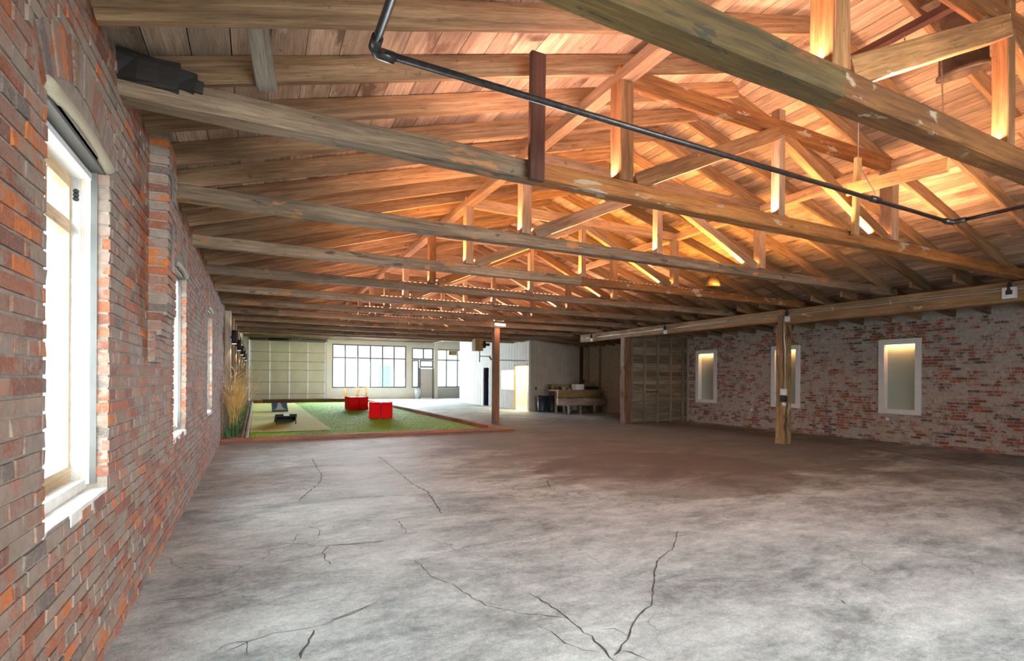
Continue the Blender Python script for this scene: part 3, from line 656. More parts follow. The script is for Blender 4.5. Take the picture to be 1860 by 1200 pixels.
# metal straps
def strap(p0, p1, lab):
    m_ = MB(); p0 = Vector(p0); p1 = Vector(p1); k = int((p1 - p0).length / .03)
    for i in range(k):
        a = p0.lerp(p1, i / k); c = p0.lerp(p1, (i + .62) / k); m_.beam(a, c, .022, .003, up=(0, 1, 0), ch=.0005)
    m_.beam(p0 + Vector((-.009, 0, 0)), p1 + Vector((-.009, 0, 0)), .004, .003, up=(0, 1, 0), ch=.0005); m_.beam(p0 + Vector((.009, 0, 0)), p1 + Vector((.009, 0, 0)), .004, .003, up=(0, 1, 0), ch=.0005)
    tag(m_.build('hanger_strap', 'strap'), lab, 'metal strap')
strap((4.93, 2.42, 4.50), (4.90, 2.42, 4.12), 'perforated metal strap round the dark ridge channel')
strap((5.12, 2.25, 4.45), (5.17, 2.25, 3.62), 'long perforated metal strap dangling beside the round duct')
# round duct
dct = empty('round_duct', (5.38, 2.2, 4.2), label='short rusty round flue duct hanging open under the ridge', cat='duct')
m_ = MB(); r = .165; N = 28; o = 0
for (zz, rr_) in ((4.78, r), (4.16, r), (4.15, r + .018), (4.115, r + .018), (4.11, r - .004), (4.74, r - .004)):
    for k in range(N): a = 2 * PI * k / N; m_.v.append((5.38 + rr_ * math.cos(a), 2.2 + rr_ * math.sin(a), zz + .05 * math.cos(a)))
for i in range(5):
    for k in range(N): k2 = (k + 1) % N; m_.quad([i * N + k, i * N + k2, (i + 1) * N + k2, (i + 1) * N + k])
m_.build('duct_tube', 'duct', dct, True)
B('top_plate', (5.16, 1.98, 4.74), (5.60, 2.42, 4.76), 'duct', dct)
# gas pipe
gp = empty('gas_pipe', (.47, 2.42, 3.0), label='long black iron pipe running under the trusses', cat='pipe')
pts = [(.47, .2, 3.0), (.47, 2.33, 3.0)]; MB().tube(pts, .019, 12).build('pipe_run', 'pipe', gp, True)
MB().tube([(.52, 2.40, 3.0), (3.2, 2.45, 2.998), (5.85, 2.51, 3.0)], .0175, 12).build('pipe_run', 'pipe', gp, True)
MB().tube([(.47, 2.30, 3.0), (.47, 2.37, 3.0), (.49, 2.405, 3.0), (.535, 2.41, 3.0), (.57, 2.412, 3.0)], .027, 12).build('pipe_elbow', 'pipe', gp, True)
MB().tube([(4.55, 2.478, 3.0), (4.68, 2.48, 3.0)], .025, 12).build('pipe_coupling', 'pipe', gp, True)
MB().tube([(5.80, 2.51, 3.0), (5.9, 2.51, 3.0), (5.93, 2.48, 3.0), (5.93, 2.40, 3.0)], .025, 12).build('pipe_elbow', 'pipe', gp, True)
MB().tube([(5.93, 2.42, 3.0), (5.93, 1.25, 3.01)], .0175, 12).build('pipe_run', 'pipe', gp, True)
MB().tube([(4.62, 2.48, 3.0), (4.62, 2.48, 3.05), (4.62, 2.62, 3.35), (4.62, 2.62, 4.3)], .004, 6).build('hanger_wire', 'cable', gp, True)
# ---------------------------------------------------------------- long beam and posts
bm = empty('side_beam', (XB + .07, 7.8, 2.8), label='long heavy timber beam with conduit carried on two wooden posts', cat='beam')
rk = random.Random(77)
MB().beam((XB + .07, -5.9, 2.915), (XB + .07, 7.75, 2.915), .24, .33, jit=.004, rng=rk, ch=.012).build('beam_length', 'beam', bm); MB().beam((XB + .07, 7.75, 2.955), (XB + .07, 16.0, 2.955), .22, .27, jit=.004, rng=rk, ch=.012, uo=5).build('beam_length', 'beam', bm)
MB().tube([(XB - .07, -5, 2.955), (XB - .068, 4.3, 2.95), (XB - .068, 7.7, 2.95), (XB - .062, 15.6, 2.95)], .011, 8).build('conduit', 'cable', bm, True)
MB().tube([(XB - .066, -5, 2.985), (XB - .064, 4.3, 2.988), (XB - .064, 7.7, 2.988), (XB - .058, 12, 2.98)], .007, 8).build('conduit', 'cable', bm, True)
for yy in (0.9, 2.7, 5.5, 6.6, 9.3, 11.5, 13.6): B('conduit_clip', (XB - .085, yy, 2.93), (XB - .04, yy + .02, 3.0), 'cable', bm)
def cage_lamp(y, lab, big=False):
    e = empty('lamp_holder', (XB - .09, y, 2.9), label=lab, cat='lamp holder', group='lamp holders on the long beam')
    s = 1.35 if big else .8; x = XB - .06
    B('junction_box', (x - .06 * s, y - .06 * s, 2.80), (x, y + .06 * s, 2.80 + .13 * s), 'box_white', e)
    MB().tube([(x - .045, y, 3.06), (x - .05, y, 2.99), (x - .055, y, 2.93)], [.018, .034, .040], 10).build('socket', 'black', e, True)
    if big: B('cover_plate', (x - .066 * s, y - .045, 2.86), (x - .06 * s, y + .035, 2.93), 'black', e)
for y_, lab, bg in ((3.78, 'white junction box with black lamp socket at the near end of the beam', True), (7.62, 'lamp socket on the beam right above the wired wooden post', False), (11.5, 'lamp socket on the beam above the board partition', False), (15.2, 'lamp socket at the far end of the long beam', False)): cage_lamp(y_, lab, bg)
p1 = empty('timber_post', (XB + .07, 7.82, 0), label='weathered square wooden post with conduit and switch box', cat='post')
MB().beam((XB + .07, 7.82, 0), (XB + .07, 7.82, 2.75), .235, .235, up=(0, 1, 0), jit=.005, rng=rk, ch=.014, seg=.2).build('post_shaft', 'post', p1)
MB().beam((XB - .06, 7.80, 1.05), (XB - .06, 7.80, 2.95), .055, .13, up=(0, 1, 0), jit=.003, rng=rk).build('post_facing', 'beam', p1)
MB().tube([(XB - .10, 7.70, 2.9), (XB - .10, 7.68, 2.4), (XB - .09, 7.66, 2.2), (XB - .09, 7.66, 1.25)], .012, 8).build('conduit', 'cable', p1, True)
B('switch_box', (XB - .15, 7.62, 1.13), (XB - .085, 7.74, 1.27), 'box_white', p1); B('switch_face', (XB - .16, 7.62, .97), (XB - .085, 7.74, 1.12), 'black', p1); B('lower_plug', (XB - .14, 7.64, .89), (XB - .085, 7.70, .96), 'box_white', p1)
p2 = empty('timber_post', (XB + .05, 13.5, 0), label='dark rotted wooden post at the edge of the board partition', cat='post')
MB().beam((XB + .05, 13.5, 0), (XB + .05, 13.5, 2.82), .23, .23, up=(0, 1, 0), jit=.005, rng=rk, ch=.012, seg=.2).build('post_shaft', 'rotten_post', p2); MB().beam((XB - .085, 13.46, 1.9), (XB - .085, 13.46, 2.82), .05, .16, up=(0, 1, 0)).build('post_facing', 'grey_wood', p2)
p3 = empty('timber_post', (6.88, 15.0, 0), label='plain slim reddish-brown post beside the end of the turf kerb', cat='post')
MB().beam((6.88, 15.0, 0), (6.88, 15.0, 3.1), .19, .19, up=(0, 1, 0), ch=.004).build('post_shaft', 'red_post', p3)
gl = empty('glowing_lamp', (6.9, 14.8, 3.2), label='small bright lamp glowing on top of the reddish-brown post', cat='lamp')
MB().tube([(6.75, 14.78, 3.18), (7.1, 14.78, 3.17)], .035, 10).build('lamp_tube', 'bulb', gl, True); B('lamp_base', (6.74, 14.80, 3.14), (7.12, 14.86, 3.22), 'steel_dark', gl)
area('post_lamp_light', (6.95, 14.7, 3.12), (0, 0, 0), .4, .1, 8, (1, .6, .45))
# ---------------------------------------------------------------- board partition, corner alcove
pt = struct('wall_partition', 'old grey-brown board partition next to the rotted post')
YP = 13.38; rp_ = random.Random(4); z = .03; k = 0
while z < 3.0:
    MB().box((XB + .17, YP + .05, z), (XR - .02, YP + .075, z + .135), jit=.002, rng=rp_).build('board', 'partition', pt); z += .14
for xx in (11.1, 11.65, 12.22, 12.8, 13.36): MB().beam((xx, YP + .025, 0), (xx, YP + .025, 3.0), .075, .05, up=(0, 1, 0), jit=.002, rng=rp_).build('stud', 'partition', pt)
B('ledge', (11.7, YP - .03, 1.02), (12.2, YP + .05, 1.06), 'dark_board', pt)
B('backing', (XB + .17, YP + .08, 0), (XR, YP + .1, 3.05), 'deck', pt)
wa = struct('wall_alcove', 'stained concrete wall behind the workbench')
B('concrete_face', (XR, 13.4, 0), (XR + .3, 20.2, 3.3), 'concrete_wall', wa)
for yy, ww in ((19.55, .35), (18.55, .12)): MB().box((XR - .04, yy - ww / 2, 0), (XR, yy + ww / 2, 3.1)).build('cover_board', 'grey_wood', wa)
B('corner_strip', (XR - .12, 19.88, 0), (XR, 20.0, 3.1), 'dark_board', wa)
# ---------------------------------------------------------------- white siding room
XO = 10.8; YO = 20.0; YO2 = 28.7
wo = struct('wall_office', 'white board siding wall with lit window and open doorway')
OPO = [(20.25, 21.38, 0, 2.02), (21.5, 22.9, .92, 1.84), (24.35, 25.15, 0, 2.0)]
y = YO; rr = random.Random(9); st = .29
while y < YO2 - .01:
    y2 = min(y + st, YO2); segs = [(0, 3.95)]
    for o in OPO:
        ns = []
        for (a, b) in segs:
            if y2 - .01 <= o[0] or y + .01 >= o[1]: ns.append((a, b)); continue
            if o[2] > a + .01: ns.append((a, o[2]))
            if o[3] < b: ns.append((o[3], b))
        segs = ns
    for a, b in segs: MB().beam((XO + .02, (y + y2) / 2, a), (XO + .02, (y + y2) / 2, b), .04, y2 - y - .003, up=(0, 1, 0), ch=.008).build('board', 'white_wall', wo)
    y = y2
wf = struct('wall_siding', 'greyish vertical board wall behind the bins'); x = XO; 
while x < XR - .02:
    x2 = min(x + .2, XR); MB().beam(((x + x2) / 2, YO + .02, 0), ((x + x2) / 2, YO + .02, 3.95), x2 - x - .004, .04 , up=(0, 1, 0), ch=.009).build('board', 'grey_siding', wf); x = x2
B('corner_trim', (XO - .01, YO - .01, 0), (XO + .07, YO + .04, 3.95), 'white_wall', wf); B('socket_box', (XO + .32, YO - .02, .95), (XO + .38, YO, 1.07), 'black', wf)
# interior behind the lit openings
ri = struct('wall_office_room', 'yellow-lit room seen through the doorway')
mb = MB(); mb.box((XO + .05, YO + .04, 2.6), (13.55, 23.6, 2.65)).box((12.6, YO + .05, 0), (12.65, 23.6, 2.6)).box((XO + .05, YO + .05, 0), (12.6, YO + .08, 2.6)).box((XO + .05, 23.5, 0), (12.6, 23.55, 2.6)); mb.build('room_lining', 'room_yellow', ri)
area('office_room_light', (11.7, 21.7, 2.58), (0, 0, 0), 1.2, 2.4, 210, (1, .88, .62))
mb = MB(); mb.box((XO + .05, 24.0, 0), (XO + .12, 24.35, 2.4)).box((XO + .9, 24.0, 0), (XO + 1., 25.5, 2.4)).box((XO + .05, 25.15, 0), (XO + .9, 25.5, 2.4)).box((XO + .05, 24.0, 2.0), (XO + .9, 25.5, 2.4)); mb.build('dark_lobby', 'screen_dark', ri)
MB().box((XO - .02, 25.15, 0), (XO + .05, 25.3, 2.05)).box((XO - .02, 24.28, 0), (XO + .05, 24.35, 2.05)).build('door_casing', 'white_paint', ri)
MB().box((XO - .015, 21.38, 0), (XO + .05, 21.46, 2.08)).box((XO - .015, 20.2, 2.02), (XO + .05, 21.46, 2.1)).build('door_casing', 'new_wood', ri)
# room clutter seen in the doorway
sb = empty('shelf_unit', (11.6, 20.7, 0), label='pale shelf with small items inside the lit doorway', cat='shelf')
for i, zz in enumerate((.3, .7, 1.1)): B('shelf', (11.3, 20.4, zz), (11.9, 21.1, zz + .03), 'white_paint', sb)
for dx in (0, .57): B('side_panel', (11.3 + dx, 20.4, 0), (11.33 + dx, 21.1, 1.15), 'white_paint', sb)
# ---------------------------------------------------------------- back wall
wb = struct('wall_back', 'cream wall with garage door and street windows')
OPB = [(-.44, 3.94, 0, 3.68), (4.31, 9.14, .75, 3.60), (9.53, 11.06, 2.10, 3.50), (9.53, 10.05, .75, 2.10), (10.05, 11.06, 0, 2.10), (11.32, 13.5, .75, 3.45)]
mb = MB(); wallgrid(mb, 'x', -1.0, 13.8, 0, 4.1, YB, YB + .2, OPB); mb.build('wall_face', 'cream', wb)
B('dado', (11.3, YB - .03, 0), (13.6, YB, .72), 'white_wall', wb); B('corner_pier', (11.08, YB - .25, 0), (11.30, YB, 3.9), 'cream', wb)
gd = struct('door_2', 'cream sectional garage door behind the turf')
zs = [0, .40, 1.13, 1.87, 2.40, 2.97, 3.66]
for a, b in zip(zs, zs[1:]): MB().box((-.40, YB + .02, a + .012), (3.90, YB + .06, b - .012)).build('section_panel', 'garage', gd)
B('seal', (-.42, YB + .05, 0), (3.92, YB + .07, 3.68), 'steel_dark', gd)
for xx in (-.36, .69, 1.79, 2.86, 3.86):
    B('stile', (xx - .03, YB - .005, .02), (xx + .03, YB + .02, 3.64), 'garage_rail', gd)
    for zz in zs[1:-1]: B('hinge', (xx - .05, YB - .015, zz - .03), (xx + .05, YB, zz + .03), 'cable', gd)
for xx in (-.46, 3.94): B('track', (xx - .02, YB - .06, 0), (xx + .03, YB - .01, 3.6), 'cable', gd)
B('header', (-.5, YB - .12, 3.68), (4.0, YB, 3.86), 'grey_wood', gd); MB().tube([(-.4, YB - .18, 3.74), (3.9, YB - .18, 3.74)], .025, 8).build('spring_bar', 'steel_dark', gd, True); MB().tube([(.6, YB - .18, 3.74), (1.7, YB - .18, 3.74)], .06, 10).build('torsion_spring', 'black', gd, True)
op = empty('door_opener', (2.0, 33.2, 3.7), label='garage door opener motor under the ceiling joists', cat='opener'); B('motor_housing', (1.8, 33.0, 3.62), (2.2, 33.5, 3.8), 'steel_dark', op); B('opener_rail', (1.97, 33.5, 3.7), (2.03, YB - .12, 3.74), 'cable', op); [MB().tube([(2 + q * .1, 33.2, 3.8), (2 + q * .15, 33.2, 4.0)], .012, 6).build('hanger_bracket', 'cable', op) for q in (-1, 1)]
def bar_window(idx, x0, x1, z0, z1, vx, hz, label, w=.085):
    e = struct('window_%d' % idx, label); m_ = MB()
    m_.box((x0, YB + .03, z0), (x1, YB + .1, z0 + w)); m_.box((x0, YB + .03, z1 - w), (x1, YB + .1, z1)); m_.box((x0, YB + .03, z0 + w), (x0 + w, YB + .1, z1 - w)); m_.box((x1 - w, YB + .03, z0 + w), (x1, YB + .1, z1 - w)); m_.build('window_frame', 'frame_dark', e)
    for v in vx: B('mullion', (v - w / 2, YB + .035, z0 + w), (v + w / 2, YB + .09, z1 - w), 'frame_dark', e)
    if hz: B('transom', (x0 + w, YB + .03, hz - .04), (x1 - w, YB + .095, hz + .04), 'frame_dark', e)
    xs = [x0 + w] + list(vx) + [x1 - w]
    for a, b in zip(xs, xs[1:]):
        for c, d in (((z0 + w, hz), (hz, z1 - w)) if hz else ((z0 + w, z1 - w),)): B('glass_pane', (a + .03, YB + .06, c + .03), (b - .03, YB + .065, d - .03), 'glass', e)
    B('window_sill', (x0 - .06, YB - .05, z0 - .05), (x1 + .06, YB + .02, z0), 'white_paint', e)
    return e
bar_window(8, 4.31, 9.14, .75, 3.60, [5.12, 5.92, 6.74, 7.53, 8.31], 2.71, 'wide street window of twelve panes beside the garage door')
bar_window(9, 9.53, 11.06, 2.70, 3.50, [10.36], None, 'two-pane transom window above the white entrance door')
bar_window(10, 9.53, 10.04, .75, 2.66, [], None, 'slim side window left of the white entrance door')
bar_window(11, 10.10, 11.06, 2.16, 2.66, [], None, 'small light directly over the white entrance door')
w12 = bar_window(12, 11.32, 13.5, .75, 3.45, [12.03, 12.86], 2.69, 'street window with signs in its upper panes')
m_ = MB(); m_.box((11.40, YB + .02, 2.74), (12.0, YB + .03, 3.40)); m_.build('sign_panel', 'sign', w12)
for i, ch in enumerate('LS'):
    cu = bpy.data.curves.new('sign_letter', 'FONT'); cu.body = ch; cu.size = .30; cu.extrude = .003; cu.materials.append(M['lintel'])
    o = bpy.data.objects.new('sign_letter', cu); COL.objects.link(o); o.parent = w12; o.location = (11.58 + i * .2, YB + .012, 2.92); o.rotation_euler = (PI / 2, 0, 0)
tag(MB().box((12.1, YB + .02, 2.74), (12.82, YB + .03, 3.40)).build('sign_panel', 'sign', w12), 'pale panel'); tag(MB().box((12.2, YB + .012, 3.05), (12.8, YB + .02, 3.36)).build('tan_poster', 'new_wood', w12), 'tan poster')
MB().box((12.22, YB + .008, 3.1), (12.36, YB + .012, 3.25)).build('poster_mark', 'steel_dark', w12)
ed = struct('door_1', 'white six-panel entrance door'); MB().box((10.16, YB + .03, .02), (11.0, YB + .08, 2.06)).build('door_leaf', 'door_white', ed)
for xa in (10.26, 10.62):
    for za, zb in ((.2, .85), (1.0, 1.6), (1.7, 1.93)): MB().box((xa, YB + .015, za), (xa + .28, YB + .03, zb)).build('door_panel', 'door_white', ed)
MB().tube([(10.23, YB + .03, 1.0), (10.23, YB - .03, 1.0)], .03, 8).build('door_knob', 'frame_dark', ed, True)
MB().box((10.06, YB + .0, 0), (10.15, YB + .1, 2.12)).box((11.01, YB + .0, 0), (11.09, YB + .1, 2.12)).build('door_frame', 'frame_dark', ed)
tb = empty('tall_bin', (9.85, YB - .35, 0), label='pale bin standing under the slim side window by the entrance', cat='bin')
MB().tube([(9.85, YB - .32, 0), (9.85, YB - .32, .62)], [.17, .22], 14).build('bin_body', 'cyan_edge', tb, True); MB().tube([(9.85, YB - .32, .62), (9.85, YB - .32, .68)], [.24, .24], 14).build('lid', 'cyan_edge', tb, True)
# far ceiling over turf end, white ceiling at the entrance
c4 = struct('ceiling.003', 'flat brown joisted ceiling over the far end of the turf')
B('ceiling_board', (-1.0, YG, 4.0), (XO + .2, YB + .2, 4.1), 'grey_wood', c4)
for k in range(21): MB().beam((-.8, YG + .5 + k * .61, 3.93), (XO + .1, YG + .5 + k * .61, 3.93), .05, .15).build('joist', 'rafter', c4)
c5 = struct('ceiling.004', 'white ceiling above the entrance'); B('ceiling_panel', (XO + .2, YO + .1, 4.0), (14, YB + .2, 4.1), 'white_wall', c5)
B('fascia', (XO + .1, YO2, 3.87), (XO + .25, YB, 4.05), 'white_paint', c5)
wg = struct('wall_gable', 'dark board gable closing the roof above the turf'); z = 3.10
MB().beam((XL, YG, 3.22), (11.0, YG, 3.22), .2, .24).build('header_beam', 'rafter', wg)
z = 3.34; i = 0
while z < 5.2:
    MB().box((XL - .3, YG + .02, z), (13.9, YG + .045, z + .19)).build('board', 'rafter', wg); z += .195
B('gable_backing', (XL - .3, YG + .05, 3.1), (13.9, YG + .09, 5.25), 'deck', wg)
# near end and remaining shell
ws = struct('wall_rear', 'unseen rear wall with an opening added to let light in'); mb = MB(); wallgrid(mb, 'x', -1.1, 14.0, 0, 5.2, -6.2, -6.0, [(.2, 7.8, 0, 2.95)]); mb.build('wall_face', 'rear', ws)  # opening added to admit light from behind the camera
wl2 = struct('wall_bay', 'timber-framed wall with lamps beside the planting bed'); B('infill', (XL - .36, 14.25, 0), (XL, YB + .2, 4.1), 'plaster_dark', wl2)
B('wall_plate', (XL - .36, -6, 3.35), (XL - .1, YG, 3.45), 'rafter', wl2); B('outer_side', (XR + .3, 13.4, 0), (XR + .5, YB + .2, 4.1), 'rear', wl2)
sc_lab = ['black up-and-down wall lamp on the first post past the brick wall', 'second black wall lamp along the planting bed', 'third black wall lamp along the planting bed', 'fourth black wall lamp along the planting bed', 'fifth black wall lamp, closest to the garage door']
post_lab = ['first dark wooden wall post at the end of the brick wall', 'wall post carrying the second lamp', 'wall post carrying the third lamp', 'wall post carrying the fourth lamp', 'wall post carrying the fifth lamp']
for i in range(11):
    yy = 14.45 + i * 1.85
    o = MB().beam((XL + .07, yy, 0), (XL + .07, yy, 3.1), .14, .14, up=(0, 1, 0), ch=.008).build('wall_post', 'post' if i else 'grey_wood', wl2)
for i in range(5):
    yy = 14.45 + i * 3.7; x = XL + .19; tag(empty('wall_lamp', (x, yy - .04, 2.45)), sc_lab[i], 'wall lamp', 'black wall lamps on the posts'); e = COL.objects[-1]
    MB().tube([(x + .02, yy - .08, 2.29), (x + .02, yy - .08, 2.62)], .062, 14).build('lamp_body', 'black', e, True); lb_ = COL.objects[-1]; MB().tube([(x - .06, yy - .07, 2.45), (x, yy - .08, 2.45)], .025, 8).build('bracket', 'black', e)
    MB().tube([(x + .02, yy - .08, 2.284), (x + .02, yy - .08, 2.290)], .052, 14).build('lamp_lens', 'lens', lb_)
    spot('wall_lamp_downlight', (x + .02, yy - .08, 2.27), (0, 0, 0), 45, (1, .86, .66), 1.3); spot('wall_lamp_uplight', (x + .02, yy - .08, 2.64), (PI, 0, 0), 25, (1, .86, .66), 1.3)
# ---------------------------------------------------------------- turf, kerbs, planting bed
TX0, TX1, TY0, TY1 = -.16, 5.88, 13.28, 31.2
mb = MB()
def grid(m_, x0, x1, y0, y1, z, n1, n2):
    o = len(m_.v)
    for i in range(n1 + 1):
        for j in range(n2 + 1): m_.v.append((x0 + (x1 - x0) * i / n1, y0 + (y1 - y0) * j / n2, z + rg.uniform(-.003, .003)))
    for i in range(n1):
        for j in range(n2): m_.quad([o + i * (n2 + 1) + j, o + (i + 1) * (n2 + 1) + j, o + (i + 1) * (n2 + 1) + j + 1, o + i * (n2 + 1) + j + 1])
grid(mb, TX0, TX1, TY0, TY1, .012, 30, 60); rt = random.Random(3)
for i in range(26000):
    x, y = rt.uniform(TX0 + .02, TX1 - .02), TY0 + .02 + (TY1 - TY0 - .05) * rt.random() ** 1.8
    if x < 1.9 and y > 14.85: continue
    a = rt.uniform(0, PI); dx, dy = .006 * math.cos(a), .006 * math.sin(a); h = rt.uniform(.014, .026); o = len(mb.v)
    mb.v += [(x - dx, y - dy, .01), (x + dx, y + dy, .01), (x + rt.uniform(-.01, .01), y + rt.uniform(-.01, .01), .01 + h)]; mb.quad([o, o + 1, o + 2])
tag(mb.build('artificial_grass', 'turf'), 'bright green artificial grass lawn inside the timber kerbs', 'grass', None, 'stuff')
mb = MB(); grid(mb, TX0, 1.85, 14.9, 30.6, .026, 12, 40); tag(mb.build('pale_grass', 'turf_light'), 'paler green turf lane with the two throwing boards', 'grass', None, 'stuff')
def kerb(p0, p1, w, h, mat, lab): tag(MB().beam(p0, p1, w, h, jit=.002, rng=rg, ch=.006).build('timber_kerb', mat), lab, 'kerb')
kerb((XL, 13.22, .037), (6.62, 13.22, .037), .14, .075, 'kerb_red', 'long low red-brown timber kerb along the front of the turf')
kerb((5.96, 13.30, .065), (5.96, 31.3, .065), .14, .13, 'kerb_red', 'taller red-brown timber kerb between the turf and the bare floor')
kerb((.25, 31.3, .11), (4.7, 31.3, .11), .12, .20, 'red_post', 'dark red timber along the back of the turf')
kerb((-.2, 31.3, .09), (.24, 31.3, .09), .12, .16, 'kerb_red', 'short lighter timber piece at the back corner of the turf'); kerb((4.72, 31.3, .09), (5.9, 31.3, .09), .12, .15, 'kerb_red', 'lighter timber piece behind the red seats')
kerb((-.21, 13.3, .05), (-.21, 31.2, .05), .06, .08, 'jamb_wood', 'pale timber edging between the turf and the planting bed'); kerb((-.31, 13.3, .04), (-.31, 31.2, .04), .06, .07, 'kerb_red', 'reddish timber edging on the bed side of the turf')
mb = MB(); grid(mb, XL, -.34, 13.3, 31.2, .03, 6, 80)
for i in range(900):
    x, y = rg.uniform(XL + .03, -.36), 13.32 + 17.5 * rg.random() ** 2; q = rg.uniform(.01, .022); mb.box((x - q, y - q, .02), (x + q, y + q, .03 + q * 1.4), jit=q * .4, rng=rg)
tag(mb.build('bed_gravel', 'soil'), 'brown gravel in the planting bed along the wall', 'gravel', None, 'stuff')
def grass_clump(x, y, h, nb, lab, seed, grp='tall golden grasses in the bed', spread=.6):
    r = random.Random(seed); e = empty('ornamental_grass', (x, y, .03), label=lab, cat='plant', group=grp)
    bl_, pl = MB(), MB()
    for i in range(nb):
        a = r.uniform(0, 2 * PI); lean = r.uniform(.05, spread) * h * .55; L = h * r.uniform(.55, 1.); w = .0055 * (1 if h > 1 else 1.3)
        bx, by = x + r.gauss(0, .035), y + r.gauss(0, .045); o = len(bl_.v); tip = None
        for k in range(5):
            t = k / 4; px = bx + math.cos(a) * lean * t * t; py = by + math.sin(a) * lean * t * t; pz = .03 + L * t - .12 * L * t ** 3 * (lean / h)
            px = max(px, XL + .02) if x < 0 else px; ww = w * (1 - t * .8); bl_.v += [(px - ww * math.sin(a), py + ww * math.cos(a), pz), (px + ww * math.sin(a), py - ww * math.cos(a), pz)]; tip = (px, py, pz)
        for k in range(4): bl_.quad([o + 2 * k, o + 2 * k + 1, o + 2 * k + 3, o + 2 * k + 2], mi=(2 if r.random() < .5 else 1) if (k == 0 or (k == 1 and r.random() < .5)) else 0)
        if i % 4 == 0:
            t = Vector(tip); d = Vector((math.cos(a) * .5, math.sin(a) * .5, .8)).normalized(); pl.tube([t - d * .02, t + d * .07, t + d * .17 + Vector((math.cos(a) * .04, 0, -.01))], [.004, .012, .003], 5)
    bl_.build('grass_blades', ['straw', 'leaf', 'stalk'], e); tag(pl.build('seed_heads', 'plume', e, True), 'pale feathery seed heads', kind='stuff')
for i, (yy, h, nb) in enumerate(((13.95, 1.55, 150), (14.9, 1.65, 150), (16.0, 1.7, 150), (17.6, 1.7, 130), (19.6, 1.6, 110))):
    grass_clump(-.50, yy, h, nb, ['tall golden grass at the front corner of the bed', 'second clump of golden grass, behind the corner one', 'third clump of golden grass along the bed', 'fourth clump of golden grass along the bed', 'rearmost tall clump of golden grass in the bed'][i], 50 + i)
for i, (xx, yy, h) in enumerate(((4.75, 31.9, .75), (5.45, 31.9, .8), (6.0, 32.1, 1.0))):
    grass_clump(xx, yy, h, 90, ['small golden grass tuft behind the turf, beside the garage door end', 'small golden grass tuft rising behind the far red seat', 'taller golden tuft behind the far red seat, toward the entrance'][i], 80 + i, 'small golden tufts behind the turf', .32)
def shrub(x, y, s, lab, seed):
    r = random.Random(seed); e = empty('leafy_shrub', (x, y, .03), label=lab, cat='plant', group='low green shrubs in the bed'); m_ = MB(); st_ = MB()
    for i in range(9):
        a = r.uniform(0, 2 * PI); q = s * r.uniform(.3, .9); top = (max(x + math.cos(a) * q * .6, XL + .04), y + math.sin(a) * q * .7, .03 + s * r.uniform(.5, 1.1)); st_.tube([(x, y, .03), (x + (top[0] - x) * .4, y + (top[1] - y) * .4, top[2] * .6), top], [.008, .006, .003], 5)
        for j in range(9):
            t = r.uniform(.35, 1); c = Vector((x + (top[0] - x) * t, y + (top[1] - y) * t, top[2] * t)) + Vector((r.gauss(0, .04), r.gauss(0, .05), r.gauss(0, .03))); b_ = r.uniform(0, 2 * PI); L = r.uniform(.05, .085); d = Vector((math.cos(b_), math.sin(b_), r.uniform(-.3, .5))) * L; n_ = Vector((-math.sin(b_), math.cos(b_), 0)) * L * .38
            o = len(m_.v); m_.v += [tuple(c), tuple(c + d * .5 + n_), tuple(c + d), tuple(c + d * .5 - n_)]; m_.quad([o, o + 1, o + 2, o + 3])
    tag(m_.build('foliage', 'leaf', e), kind='stuff'); st_.build('stem', 'leaf', e)
for i, (xx, yy, s) in enumerate(((-.60, 13.6, .30), (-.42, 14.4, .28), (-.45, 17.0, .55), (-.42, 18.8, .55), (-.42, 21.0, .6), (-.42, 23.5, .6))):
    shrub(xx, yy, s, ['low dark green plant in the very corner by the brick wall', 'low dark green plant between the two first golden grasses', 'green shrub in the bed beside the black throwing board', 'green shrub in the bed between the third and fourth wall posts', 'green shrub in the bed short of the blue throwing board', 'green shrub in the bed beside the blue throwing board'][i], 90 + i)
